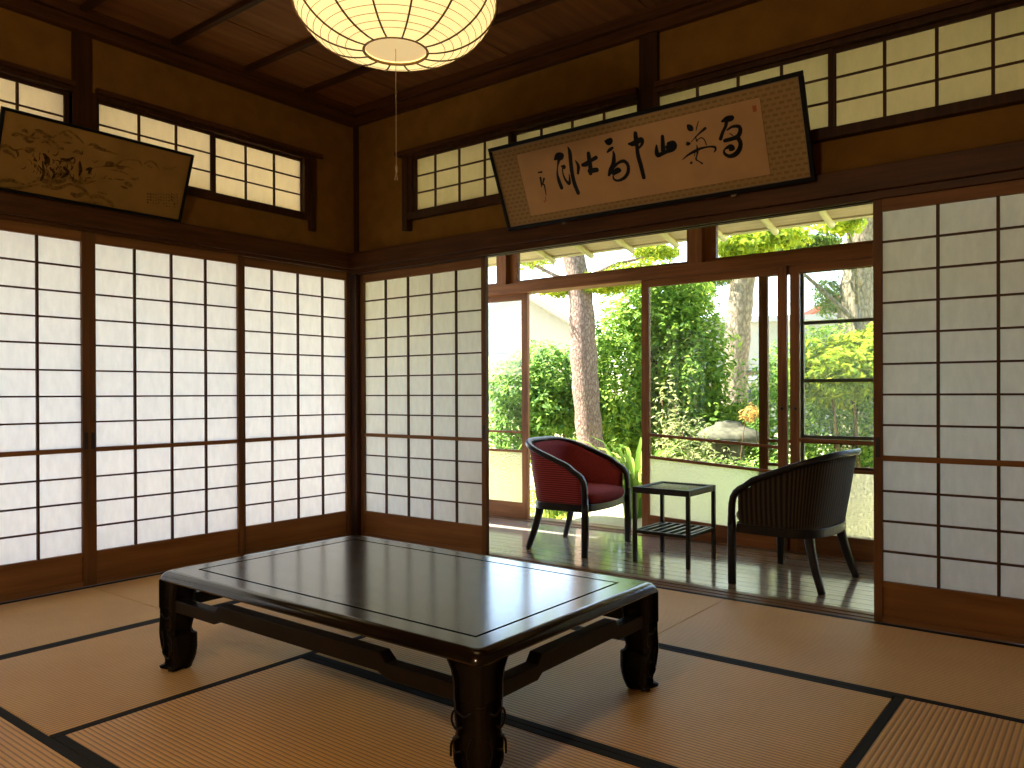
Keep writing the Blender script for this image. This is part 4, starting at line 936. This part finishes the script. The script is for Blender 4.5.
# the other veranda outside the lit screens
structure(MB().box(-1.1, -0.151, -5.0, 0.151, -0.06, 0.0).build('floor_side_veranda', 'engawa'), 'board floor outside the row of lit screens', 'floor')
mb = MB().hexa([(-1.75, -5.0, 2.12), (-0.065, -5.0, 2.605), (-0.065, 0.06, 2.605), (-1.75, 0.06, 2.12), (-1.75, -5.0, 2.16), (-0.065, -5.0, 2.645), (-0.065, 0.06, 2.645), (-1.75, 0.06, 2.16)])
structure(mb.build('roof_side', 'eave_yellow'), 'unseen yellow-tinted wooden eave outside the row of lit screens', 'roof')
structure(MB().box(-0.3, 5.0, -5.3, 0.4, 2.91, 3.0).build('roof_main', 'grey_roof'), 'upper roof deck over the room', 'roof')
structure(MB().box(4.53, 4.6, 0.1, 1.3, -0.45, 2.5).build('wall_veranda_end', 'back_wall'), 'end wall of the veranda', 'wall')

# ------------------------------------------------------------------ garden
GZ = -0.45
def leaf_mesh(name, pos, nrm, size, mat, parent=None, aspect=0.45, tone=None, jitter=0.35):
    """one small folded leaf per point; pos Nx3, nrm Nx3 (the side the leaf faces)"""
    n = len(pos)
    nrm = nrm + RNG.normal(0, jitter, (n, 3)); nrm /= np.linalg.norm(nrm, axis=1)[:, None] + 1e-9
    t = RNG.normal(0, 1, (n, 3)); t[:, 2] -= 0.6
    t -= nrm * (t * nrm).sum(1)[:, None]; t /= np.linalg.norm(t, axis=1)[:, None] + 1e-9
    s = np.cross(nrm, t)
    L = (size * RNG.uniform(0.65, 1.3, n))[:, None]; W = L * aspect
    a = pos - t * L * 0.5; c = pos + t * L * 0.5 - nrm * L * 0.08
    b = pos + s * W * 0.5 + nrm * L * 0.10; d = pos - s * W * 0.5 + nrm * L * 0.10
    v = np.stack([a, b, c, d], 1).reshape(-1, 3)
    i = np.arange(n) * 4
    f = np.concatenate([np.stack([i, i+1, i+2], 1), np.stack([i, i+2, i+3], 1)], 1).reshape(-1, 3)
    me = bpy.data.meshes.new(name)
    me.vertices.add(len(v)); me.vertices.foreach_set('co', v.astype(np.float32).ravel())
    me.loops.add(len(f) * 3); me.loops.foreach_set('vertex_index', f.astype(np.int32).ravel())
    me.polygons.add(len(f)); me.polygons.foreach_set('loop_start', (np.arange(len(f)) * 3).astype(np.int32))
    me.update(calc_edges=True)
    if tone is None: tone = np.clip(RNG.normal(0.45, 0.25, n), 0, 1)
    at = me.attributes.new('tone', 'FLOAT', 'FACE'); at.data.foreach_set('value', np.repeat(tone, 2).astype(np.float32))
    me.materials.append(M[mat])
    o = bpy.data.objects.new(name, me); COL.objects.link(o)
    if parent is not None: o.parent = parent
    return o
def blob_points(n, c, r, lump=0.25, inner=0.55):
    """points in the outer shell of a lumpy ellipsoid"""
    d = RNG.normal(0, 1, (n, 3)); d /= np.linalg.norm(d, axis=1)[:, None]
    ph = RNG.uniform(0, 6.28, 6)
    b = 1 + lump * (np.sin(4*d[:, 0] + ph[0]) * np.sin(5*d[:, 1] + ph[1]) + 0.6 * np.sin(9*d[:, 2] + ph[2] + 5*d[:, 0]) * np.sin(8*d[:, 1] + ph[3]))
    k = (inner + (1 - inner) * RNG.uniform(0, 1, n) ** 0.45) * b
    return np.array(c) + d * k[:, None] * np.array(r), d
def bush(name, label, cat, base, blobs, n, size, mat, stems=4, group=None, aspect=0.45, tone=None, stem_r=0.03, lump=0.25, stem_mat='stem'):
    o = empty(name, (base[0], base[1], GZ)); tag(o, label, cat, group)
    P, D = [], []
    tot = sum(b[1][0] * b[1][1] * b[1][2] for b in blobs) 
    ws = [(b[1][0] * b[1][1] * b[1][2]) ** 0.67 for b in blobs]; sw = sum(ws)
    for (c, r), w in zip(blobs, ws):
        p, d = blob_points(int(n * w / sw), c, r, lump); P.append(p); D.append(d)
    P = np.concatenate(P); D = np.concatenate(D)
    ok = P[:, 2] > GZ + 0.02; P, D = P[ok], D[ok]
    D = D * 0.5 + np.array([0, -0.2, 0.75])
    leaf_mesh('foliage', P - np.array([base[0], base[1], GZ]), D, size, mat, o, aspect, tone, 0.45)
    if stems:
        m = MB()
        for k in range(stems):
            c, r = blobs[k % len(blobs)]
            a = 2 * PI * k / stems + 0.5
            p0 = Vector((0.10 * math.cos(a) * (stems > 1), 0.10 * math.sin(a) * (stems > 1), -0.05))
            p2 = Vector((c[0] - base[0] + 0.4 * r[0] * math.cos(a), c[1] - base[1] + 0.4 * r[1] * math.sin(a), c[2] - GZ + 0.3 * r[2]))
            p1 = p0.lerp(p2, 0.45) + Vector((0.05 * math.sin(a * 3), 0.05 * math.cos(a * 2), 0))
            pts = smooth_path([p0, p1, p2], 5); m.tube(pts, [stem_r * (1 - 0.7 * i / (len(pts) - 1)) for i in range(len(pts))], 7)
        m.build('stem', stem_mat, o, smooth=True)
    return o

structure(MB().box(-60, 60, 1.45, 90, GZ - 0.3, GZ).build('ground', 'ground'), 'sunlit mossy garden ground', 'ground')

structure(MB().box(-60, -1.12, -30, 1.45, GZ - 0.3, GZ).build('ground_side', 'gravel'), 'unseen bluish gravel yard outside the row of lit screens', 'ground')  # out of view; its blue-grey is set for light bounced onto the screens

def trunk_obj(parent, path, radii, mat, name='trunk'):
    pts = smooth_path(path, 6); n = len(pts); R = []
    for i in range(n):
        f = i / (n - 1) * (len(radii) - 1); k = min(int(f), len(radii) - 2); R.append(radii[k] + (radii[k+1] - radii[k]) * (f - k))
    R = [r * (1 + 0.06 * math.sin(i * 2.1)) for i, r in enumerate(R)]
    return MB().tube(pts, R, 14).build(name, mat, parent, smooth=True)
def needles(c, r, n): 
    p, d = blob_points(n, c, r, 0.35, 0.2); return p, d + np.array([0, 0, 0.5])

# pine right behind the red chair
b0 = (-0.365, 3.74)
o = empty('pine_tree', (b0[0], b0[1], GZ)); tag(o, 'tall pine with flaky pinkish trunk leaning behind the red chair', 'tree')
tr = trunk_obj(o, [(0.0, 0.0, -0.1), (-0.02, -0.01, 0.5), (-0.075, -0.04, 1.0), (-0.12, -0.07, 1.75), (-0.15, -0.09, 2.5), (-0.26, -0.12, 3.3), (-0.15, 0.0, 4.6)], [0.20, 0.165, 0.142, 0.145, 0.130, 0.11, 0.08], 'bark_pine')
br = [((-0.22, -0.10, 2.45), (0.15, 0.0, 2.62), (0.55, 0.05, 2.70)), ((-0.22, -0.1, 2.6), (-0.6, 0.1, 2.75), (-1.0, 0.1, 2.95)), ((-0.24, -0.1, 2.9), (0.3, -0.3, 3.1), (0.9, -0.4, 3.15)), ((-0.22, -0.1, 2.5), (-0.45, -0.15, 2.55), (-0.62, -0.2, 2.5)), ((-0.22, -0.08, 2.6), (0.0, 0.4, 2.85), (0.25, 0.85, 2.98))]
for q in br:
    pts = smooth_path(q, 5); MB().tube(pts, [0.035 * (1 - 0.6 * i / (len(pts) - 1)) for i in range(len(pts))], 7).build('branch', 'bark_pine', o, smooth=True)
PP = [needles(c, r, k) for c, r, k in (((0.05, 0.0, 2.58), (0.34, 0.30, 0.10), 1500), ((0.50, 0.05, 2.66), (0.36, 0.30, 0.12), 1500), ((-0.42, -0.15, 2.56), (0.20, 0.2, 0.09), 700), ((0.26, 0.84, 3.02), (0.26, 0.26, 0.09), 1300), ((-0.95, 0.1, 3.0), (0.35, 0.3, 0.14), 1000), ((0.9, -0.4, 3.2), (0.45, 0.4, 0.15), 1500), ((-0.1, 0, 4.4), (0.9, 0.9, 0.5), 3000))]
leaf_mesh('foliage', np.concatenate([p for p, d in PP]), np.concatenate([d for p, d in PP]), 0.085, 'leaf_yellow', o, 0.16, None, 0.9)

# camellia to the left of the pine
bush('camellia_bush', 'rounded glossy camellia bush left of the pine trunk', 'bush', (-1.05, 4.25), [((-1.12, 4.10, 1.00), (0.48, 0.44, 0.52)), ((-1.48, 4.0, 1.03), (0.42, 0.42, 0.44)), ((-0.90, 4.1, 0.78), (0.30, 0.3, 0.34)), ((-1.62, 4.05, 0.52), (0.42, 0.4, 0.36))], 10500, 0.080, 'leaf_camellia', 5, tone=None)
# tall hedge mass in the middle
bush('camellia_bush', 'tall broad green hedge bush between the pine trunk and the brown glazed door', 'bush', (-0.05, 5.1), [((-0.52, 4.45, 1.10), (0.36, 0.4, 1.0)), ((-0.75, 5.0, 1.10), (0.50, 0.5, 1.05)), ((-0.30, 4.8, 1.9), (0.36, 0.34, 0.5)), ((-0.10, 5.1, 1.35), (0.62, 0.55, 0.95)), ((-0.25, 5.1, 0.4), (0.75, 0.6, 0.8)), ((-0.2, 5.2, 2.15), (0.5, 0.4, 0.35))], 27000, 0.080, 'leaf_hedge', 6)
bush('camellia_bush', 'green shrub in front of the grey tree trunk, seen through the middle glazed door', 'bush', (0.45, 5.2), [((0.14, 4.95, 1.15), (0.34, 0.4, 0.72)), ((0.40, 5.1, 0.3), (0.6, 0.5, 0.62)), ((0.0, 4.95, 1.75), (0.28, 0.3, 0.34))], 8000, 0.085, 'leaf_hedge', 5)
bush('garden_shrub', 'dark green shrub behind the orange blossom', 'bush', (1.25, 5.0), [((1.10, 5.2, 0.65), (0.55, 0.45, 0.65)), ((1.45, 5.0, 0.35), (0.55, 0.45, 0.75)), ((0.95, 5.9, 1.2), (0.35, 0.3, 0.4))], 8500, 0.060, 'leaf_camellia', 5)
bush('garden_shrub', 'yellow green shrub glowing behind the insect screen door', 'bush', (1.95, 4.6), [((1.88, 4.45, 1.15), (0.40, 0.30, 0.30)), ((2.20, 4.65, 1.25), (0.40, 0.30, 0.32))], 7000, 0.085, 'leaf_yellow', 3)
bush('garden_shrub', 'mid green shrub low behind the insect screen door', 'bush', (2.0, 4.9), [((1.85, 4.95, 0.50), (0.55, 0.40, 0.68)), ((2.35, 5.0, 0.50), (0.55, 0.40, 0.70)), ((1.62, 5.2, 1.40), (0.30, 0.3, 0.30))], 9000, 0.060, 'leaf_hedge', 5)

bush('hedge_bush', 'clipped hedge at the far right of the garden behind the shutter boards', 'bush', (4.3, 5.2), [((3.9, 5.2, 0.6), (0.9, 0.6, 1.0)), ((5.3, 5.1, 0.7), (0.9, 0.6, 1.1))], 9000, 0.09, 'leaf_hedge', 5)
# grey tree behind the hedge
o = empty('garden_tree', (-0.60, 8.05, GZ)); tag(o, 'grey barked tree standing beyond the hedge in the middle glazed door', 'tree')
trunk_obj(o, [(0, 0, -0.1), (0.02, 0, 0.8), (0.05, 0, 1.6), (0.12, 0, 2.6), (0.22, 0, 3.6), (0.3, 0, 4.8)], [0.30, 0.22, 0.19, 0.185, 0.18, 0.14], 'bark_grey')
for q in ([(0.08, 0, 2.2), (-0.22, -0.05, 2.15), (-0.5, -0.1, 2.5), (-0.75, -0.1, 2.95)], [(-0.4, -0.1, 2.3), (-0.75, -0.1, 2.4), (-1.0, 0, 2.75)], [(0.2, 0, 3.2), (0.5, 0, 3.5), (0.65, 0, 3.9)], [(0.06, 0, 1.7), (0.4, 0, 1.72), (0.75, 0, 1.75)]):
    pts = smooth_path(q, 5); MB().tube(pts, [0.05 * (1 - 0.7 * i / (len(pts) - 1)) for i in range(len(pts))], 7).build('branch', 'bark_grey', o, smooth=True)
PP = [needles(c, r, k) for c, r, k in (((-0.65, -0.1, 3.05), (0.42, 0.3, 0.14), 1500), ((-0.15, 0, 3.20), (0.42, 0.3, 0.13), 1400), ((-1.05, 0, 2.95), (0.3, 0.3, 0.1), 700), ((0.3, 0, 4.6), (1.1, 1.0, 0.5), 3000))]
leaf_mesh('foliage', np.concatenate([p for p, d in PP]), np.concatenate([d for p, d in PP]), 0.09, 'leaf_pine', o, 0.16, None, 0.9)

# far tree in the right pane
o = empty('garden_tree', (1.20, 8.1, GZ)); tag(o, 'thick pale tree trunk seen at the top of the insect screen door', 'tree')
trunk_obj(o, [(-0.05, 0, -0.1), (-0.02, 0, 1.0), (-0.03, 0, 2.3), (0.04, 0, 3.2), (0.12, 0, 4.2), (0.15, 0, 5.2)], [0.34, 0.26, 0.235, 0.225, 0.20, 0.15], 'bark_grey')
for q in ([(0.02, 0, 3.0), (-0.3, 0, 3.25), (-0.7, 0, 3.35)], [(0.06, 0, 2.9), (0.2, -1.2, 3.0), (0.3, -2.8, 2.98)], [(0.05, 0, 3.4), (0.5, 0, 3.7), (0.8, 0, 4.0)]):
    pts = smooth_path(q, 5); MB().tube(pts, [0.06 * (1 - 0.7 * i / (len(pts) - 1)) for i in range(len(pts))], 7).build('branch', 'bark_grey', o, smooth=True)
PP = [needles(c, r, k) for c, r, k in (((-0.75, 0, 3.5), (0.5, 0.4, 0.18), 1800), ((-0.35, -0.1, 2.75), (0.22, 0.25, 0.30), 900), ((0.30, -2.9, 3.0), (0.26, 0.3, 0.10), 1300), ((0.5, 0, 4.4), (1.1, 0.9, 0.5), 3500))]
leaf_mesh('foliage', np.concatenate([p for p, d in PP]), np.concatenate([d for p, d in PP]), 0.09, 'leaf_pine', o, 0.2, None, 0.9)

# maple with bright leaves filling the transom panes
o = empty('maple_tree', (1.75, 5.9, GZ)); tag(o, 'yellow green maple crown showing in the transom glass above the dark brown chair', 'tree')
trunk_obj(o, [(0, 0, -0.1), (0.05, 0.0, 1.0), (0.0, 0, 2.2), (-0.1, 0, 3.4)], [0.08, 0.06, 0.05, 0.03], 'bark_grey')
for q in ([(0.0, 0, 2.2), (-0.5, -0.6, 2.8), (-0.95, -1.1, 3.05)], [(0.0, 0, 2.4), (0.1, -0.5, 2.9), (0.15, -1.0, 3.1)], [(-0.05, 0, 2.8), (-0.4, 0.2, 3.3), (-0.9, 0.2, 3.5)]):
    pts = smooth_path(q, 5); MB().tube(pts, [0.03 * (1 - 0.7 * i / (len(pts) - 1)) for i in range(len(pts))], 7).build('branch', 'bark_grey', o, smooth=True)
PP = [needles(c, r, k) for c, r, k in (((-0.72, -1.6, 2.92), (0.30, 0.30, 0.13), 1500), ((-0.40, -1.35, 3.02), (0.26, 0.28, 0.12), 1000), ((0.12, -1.0, 3.17), (0.20, 0.28, 0.12), 800), ((-0.9, 0.2, 3.6), (0.6, 0.5, 0.2), 1500), ((-0.1, 0, 4.1), (1.0, 0.9, 0.35), 3000))]
leaf_mesh('foliage', np.concatenate([p for p, d in PP]), np.concatenate([d for p, d in PP]), 0.075, 'leaf_yellow', o, 0.6, None, 0.6)

m = MB(); rs = []
for (k, z) in ((1.0, -0.02), (0.9, 0.12), (0.7, 0.22), (0.4, 0.29), (0.03, 0.31)):
    rs.append([(0.45 + 1.25 * k * math.cos(a) * (1 + 0.08 * math.sin(3*a)), 3.75 + 1.05 * k * math.sin(a) * (1 + 0.06 * math.sin(5*a)), GZ + z) for a in [2*PI*i/30 for i in range(30)]])
structure(m.rings(rs, True).build('ground_bed', 'ground', smooth=True), 'mounded planting bed under the shrubs', 'ground')
# strap-leaved clump behind the chair and the side table
def strap_plant(name, label, base, n, L, mat, w=0.028, seed=1, up=0.0):
    o = empty(name, (base[0], base[1], GZ + up)); tag(o, label, 'plant')
    rng = random.Random(seed); m = MB()
    for k in range(n):
        a = rng.uniform(0, 2*PI); l = L * rng.uniform(0.7, 1.15); out_ = rng.uniform(0.2, 0.62) * l; rise = l * rng.uniform(0.6, 1.0)
        r0 = rng.uniform(0, 0.10); dx, dy = math.cos(a), math.sin(a); px, py = -dy, dx
        prev = None
        for s in range(7):
            t = s / 6; rr = r0 + out_ * t ** 1.3; z = rise * (1.6 * t - 0.85 * t * t * (1 + rng.uniform(0, .15)))
            ww = w * (1 - t ** 2.2) * 0.5 + 0.001
            b = len(m.v)
            m.v += [(dx*rr + px*ww, dy*rr + py*ww, z + .2*ww), (dx*rr, dy*rr, z - .25*ww), (dx*rr - px*ww, dy*rr - py*ww, z + .2*ww)]
            if prev is not None: m.f += [(prev, prev+1, b+1, b), (prev+1, prev+2, b+2, b+1)]
            prev = b
    f = m.build('leaves', mat, o, smooth=True, fix=False)
    tone = np.repeat(RNG.uniform(0, 1, n), 12)
    at = f.data.attributes.new('tone', 'FLOAT', 'FACE'); at.data.foreach_set('value', tone.astype(np.float32))
    return o
strap_plant('strap_leaf_plant', 'clump of long arching strap leaves behind the side table', (0.42, 3.15), 80, 1.12, 'leaf_strap', 0.055, 3, 0.17)
strap_plant('strap_leaf_plant', 'small yellowish strap leaf tuft at the foot of the camellia', (-0.86, 3.62), 30, 1.25, 'leaf_strap', 0.035, 5)
# pale feathery spray shrub
bush('feathery_shrub', 'pale cream feathery shrub left of the flat garden stone', 'bush', (0.90, 3.4), [((0.66, 3.35, 0.80), (0.12, 0.14, 0.34)), ((0.88, 3.3, 0.50), (0.26, 0.25, 0.26)), ((0.98, 3.2, 0.15), (0.50, 0.35, 0.36))], 1500, 0.06, 'leaf_pale', 6, aspect=0.3, stem_r=0.012)
bush('feathery_shrub', 'low light green shrub under the flat garden stone', 'bush', (1.55, 3.3), [((1.25, 3.35, 0.02), (0.55, 0.3, 0.36)), ((1.75, 3.35, 0.05), (0.45, 0.3, 0.36))], 3800, 0.05, 'leaf_strap', 4, aspect=0.35, stem_r=0.012)
# stone lantern with a broad cap
o = empty('stone_lantern', (0.98, 4.05, GZ)); tag(o, 'broad flat stone lantern half hidden among shrubs beyond the side table', 'stone lantern')
MB().lathe([(0.02, 0.0), (0.16, 0.0), (0.17, 0.06), (0.12, 0.10), (0.10, 0.4), (0.12, 0.66), (0.02, 0.68)], 20).build('post', 'stone', o, smooth=True)
MB().lathe([(0.01, 0.66), (0.20, 0.66), (0.22, 0.72), (0.17, 0.78), (0.15, 0.95), (0.02, 0.95)], 12).build('light_box', 'stone', o)
m = MB(); rs = []
for (r, z) in ((0.05, 0.93), (0.28, 0.92), (0.315, 0.955), (0.31, 0.985), (0.25, 1.035), (0.16, 1.07), (0.13, 1.085), (0.12, 1.11), (0.06, 1.13), (0.01, 1.135)):
    rs.append([(r * (1 + 0.07 * math.sin(3*a + 1) + 0.04 * math.sin(7*a)) * math.cos(a), r * (1 + 0.07 * math.sin(3*a + 1)) * math.sin(a), z + 0.012 * math.sin(2*a) * (r > 0.1)) for a in [2*PI*i/28 for i in range(28)]])
m.rings(rs, True).build('cap', 'stone', o, smooth=True)
# orange blossom
bush('flowering_plant', 'round orange blossom cluster to the right of the flat garden stone', 'plant', (1.30, 3.80), [((1.28, 3.86, 0.76), (0.085, 0.085, 0.085))], 150, 0.05, 'leaf_orange', 2, aspect=0.3, stem_r=0.01)

# garden wall, low ground cover
structure(MB().box(-9.0, -0.9, 6.3, 6.45, GZ, 0.62).build('wall_garden', 'cream_wall'), 'low cream garden wall behind the camellia', 'wall')
n = 9000
gx = RNG.uniform(-2.6, 3.2, n); gy = RNG.uniform(2.15, 6.0, n)
P = np.stack([gx, gy, GZ + RNG.uniform(0.0, 0.10, n)], 1)
g = leaf_mesh('ground_cover', P, np.tile(np.array([0, -0.3, 1.0]), (n, 1)), 0.085, 'grass', None, 0.3, None, 0.6)
tag(g, 'short yellow green ground cover on the sunlit garden floor', 'ground cover', kind='stuff')
stones = [(-1.3, 2.6, .16), (0.3, 2.5, .2), (1.6, 2.75, .22), (2.6, 2.6, .2)]
for i, (x, y, r) in enumerate(stones):
    m = MB(); rs = []
    for (k, z) in ((0.85, -0.03), (1.0, 0.02), (0.95, 0.055), (0.7, 0.075), (0.05, 0.08)):
        rs.append([(r * k * (1 + 0.12 * math.sin(2*a + i) + 0.06 * math.sin(5*a + 2*i)) * math.cos(a) * 1.3, r * k * (1 + 0.1 * math.sin(3*a + i)) * math.sin(a), z) for a in [2*PI*q/22 for q in range(22)]])
    s = m.rings(rs, True).build('stepping_stone', 'stone', None, smooth=True); s.location = (x, y, GZ + .02)
    tag(s, ['flat stepping stone below the left glazed door', 'flat stepping stone outside the open garden door', 'flat stepping stone behind the frosted middle door', 'flat stepping stone behind the frosted right door'][i], 'stone', 'stepping stones')

structure(MB().box(-3.5, -3.4, -8.0, 1.2, GZ, 1.25).build('wall_sky_block', 'fence'), 'boarded fence added unseen to cut sky light on the lit screens', 'fence')  # added out of view to block low sky from the left screens
# houses beyond the garden
def house(loc, rz, w, d, h, rise, wall, roof, label, win=True):
    o = empty('house', (loc[0], loc[1], GZ), rz); tag(o, label, 'house')
    MB().box(-w/2, w/2, -d/2, d/2, 0, h).prism([(-w/2, h), (w/2, h), (0, h + rise)], 1, -d/2, d/2).build('walls', wall, o)
    e = 0.5; t = 0.22; s = rise / (w/2)
    for sg in (-1, 1):
        m = MB()
        m.hexa([(0, -d/2 - e, h + rise), (0, d/2 + e, h + rise), (sg * (w/2 + e), d/2 + e, h - e * s), (sg * (w/2 + e), -d/2 - e, h - e * s),
                (0, -d/2 - e, h + rise + t), (0, d/2 + e, h + rise + t), (sg * (w/2 + e), d/2 + e, h - e * s + t), (sg * (w/2 + e), -d/2 - e, h - e * s + t)])
        m.build('roof_slope', roof, o)
    if win:
        for x in (-w/4, w/4):
            f = MB().box(x - 0.7, x + 0.7, -d/2 - 0.06, -d/2, h - 2.1, h - 0.9).build('window', 'white_wall', o)
            MB().box(x - 0.6, x + 0.6, -d/2 - 0.08, -d/2 - 0.06, h - 2.0, h - 1.0).build('pane', 'cream_wall', f)
    return o
house((-15.2, 21.5), math.radians(41), 4.2, 6.0, 3.75, 1.25, 'white_wall', 'white_wall', 'pale gabled house beyond the camellia, left of the pine trunk')
house((-5.1, 37.0), math.radians(10), 7.2, 8.0, 4.3, 1.9, 'white_wall', 'red_roof', 'white house with red tiled roof beyond the insect screen door')
o = empty('house', (-7.4, 25.5, GZ), math.radians(20)); tag(o, 'low white house with a dark band between the grey tree trunk and the door stile', 'house')
MB().box(-3.2, 3.2, -2, 2, 0, 3.9).build('walls', 'white_wall', o)
MB().box(-3.5, 3.5, -2.5, 2.2, 1.75, 2.0).box(-3.4, 3.4, -2.3, 2.2, 3.9, 4.1).build('roof_slope', 'grey_roof', o)
MB().box(-3.0, 3.0, -2.05, -2.0, 0.9, 1.5).build('window', 'dark_glass', o)

# ------------------------------------------------------------------ light
w = bpy.data.worlds.new('sky'); SC.world = w; w.use_nodes = True
nt = w.node_tree
for n_ in list(nt.nodes): nt.nodes.remove(n_)
wo = nt.nodes.new('ShaderNodeOutputWorld'); bg = nt.nodes.new('ShaderNodeBackground')
sky = nt.nodes.new('ShaderNodeTexSky'); sky.sky_type = 'NISHITA'; sky.sun_disc = False
sky.sun_elevation = math.radians(56); sky.sun_rotation = math.radians(-25); sky.air_density = 1.0; sky.dust_density = 1.0; sky.ozone_density = 1.0
nt.links.new(sky.outputs[0], bg.inputs['Color']); bg.inputs['Strength'].default_value = SKY_STRENGTH
nt.links.new(bg.outputs[0], wo.inputs['Surface'])
ld = bpy.data.lights.new('sun', 'SUN'); ld.energy = SUN_STRENGTH; ld.angle = math.radians(0.6); ld.color = (1.0, 0.95, 0.86)
lo = bpy.data.objects.new('sun', ld); COL.objects.link(lo)
dv = Vector((-0.62, -0.34, 1.0)).normalized()
lo.rotation_euler = dv.to_track_quat('Z', 'Y').to_euler(); lo.location = (-3, 8, 10)

# ------------------------------------------------------------------ camera
F, YAW, PIT, ROLL, SH = 786.9, math.radians(37.732), math.radians(-0.16), math.radians(-0.209), 11.72
f = Vector((-math.sin(YAW) * math.cos(PIT), math.cos(YAW) * math.cos(PIT), math.sin(PIT)))
r = f.cross(Vector((0, 0, 1))).normalized(); u = r.cross(f)
c_, s_ = math.cos(ROLL), math.sin(ROLL)
r2 = r * c_ + u * s_; u2 = u * c_ - r * s_
cd = bpy.data.cameras.new('camera'); cam = bpy.data.objects.new('camera', cd); COL.objects.link(cam)
cd.sensor_width = 36.0; cd.lens = F / 1024 * 36.0; cd.shift_y = SH / 1024; cd.clip_start = 0.02; cd.clip_end = 300
cam.matrix_world = Matrix(((r2.x, u2.x, -f.x, 4.110), (r2.y, u2.y, -f.y, -3.543), (r2.z, u2.z, -f.z, 0.964), (0, 0, 0, 1)))
SC.camera = cam

vs = SC.view_settings
SC.display_settings.display_device = 'sRGB'
vs.view_transform = 'Standard'; vs.look = 'None'; vs.exposure = EXPOSURE; vs.gamma = 1.0; vs.use_curve_mapping = False
cy = SC.cycles
cy.max_bounces = 12; cy.diffuse_bounces = 6; cy.glossy_bounces = 4; cy.transmission_bounces = 8; cy.transparent_max_bounces = 16
cy.sample_clamp_indirect = 6.0; cy.caustics_reflective = False; cy.caustics_refractive = False
cy.use_denoising = True
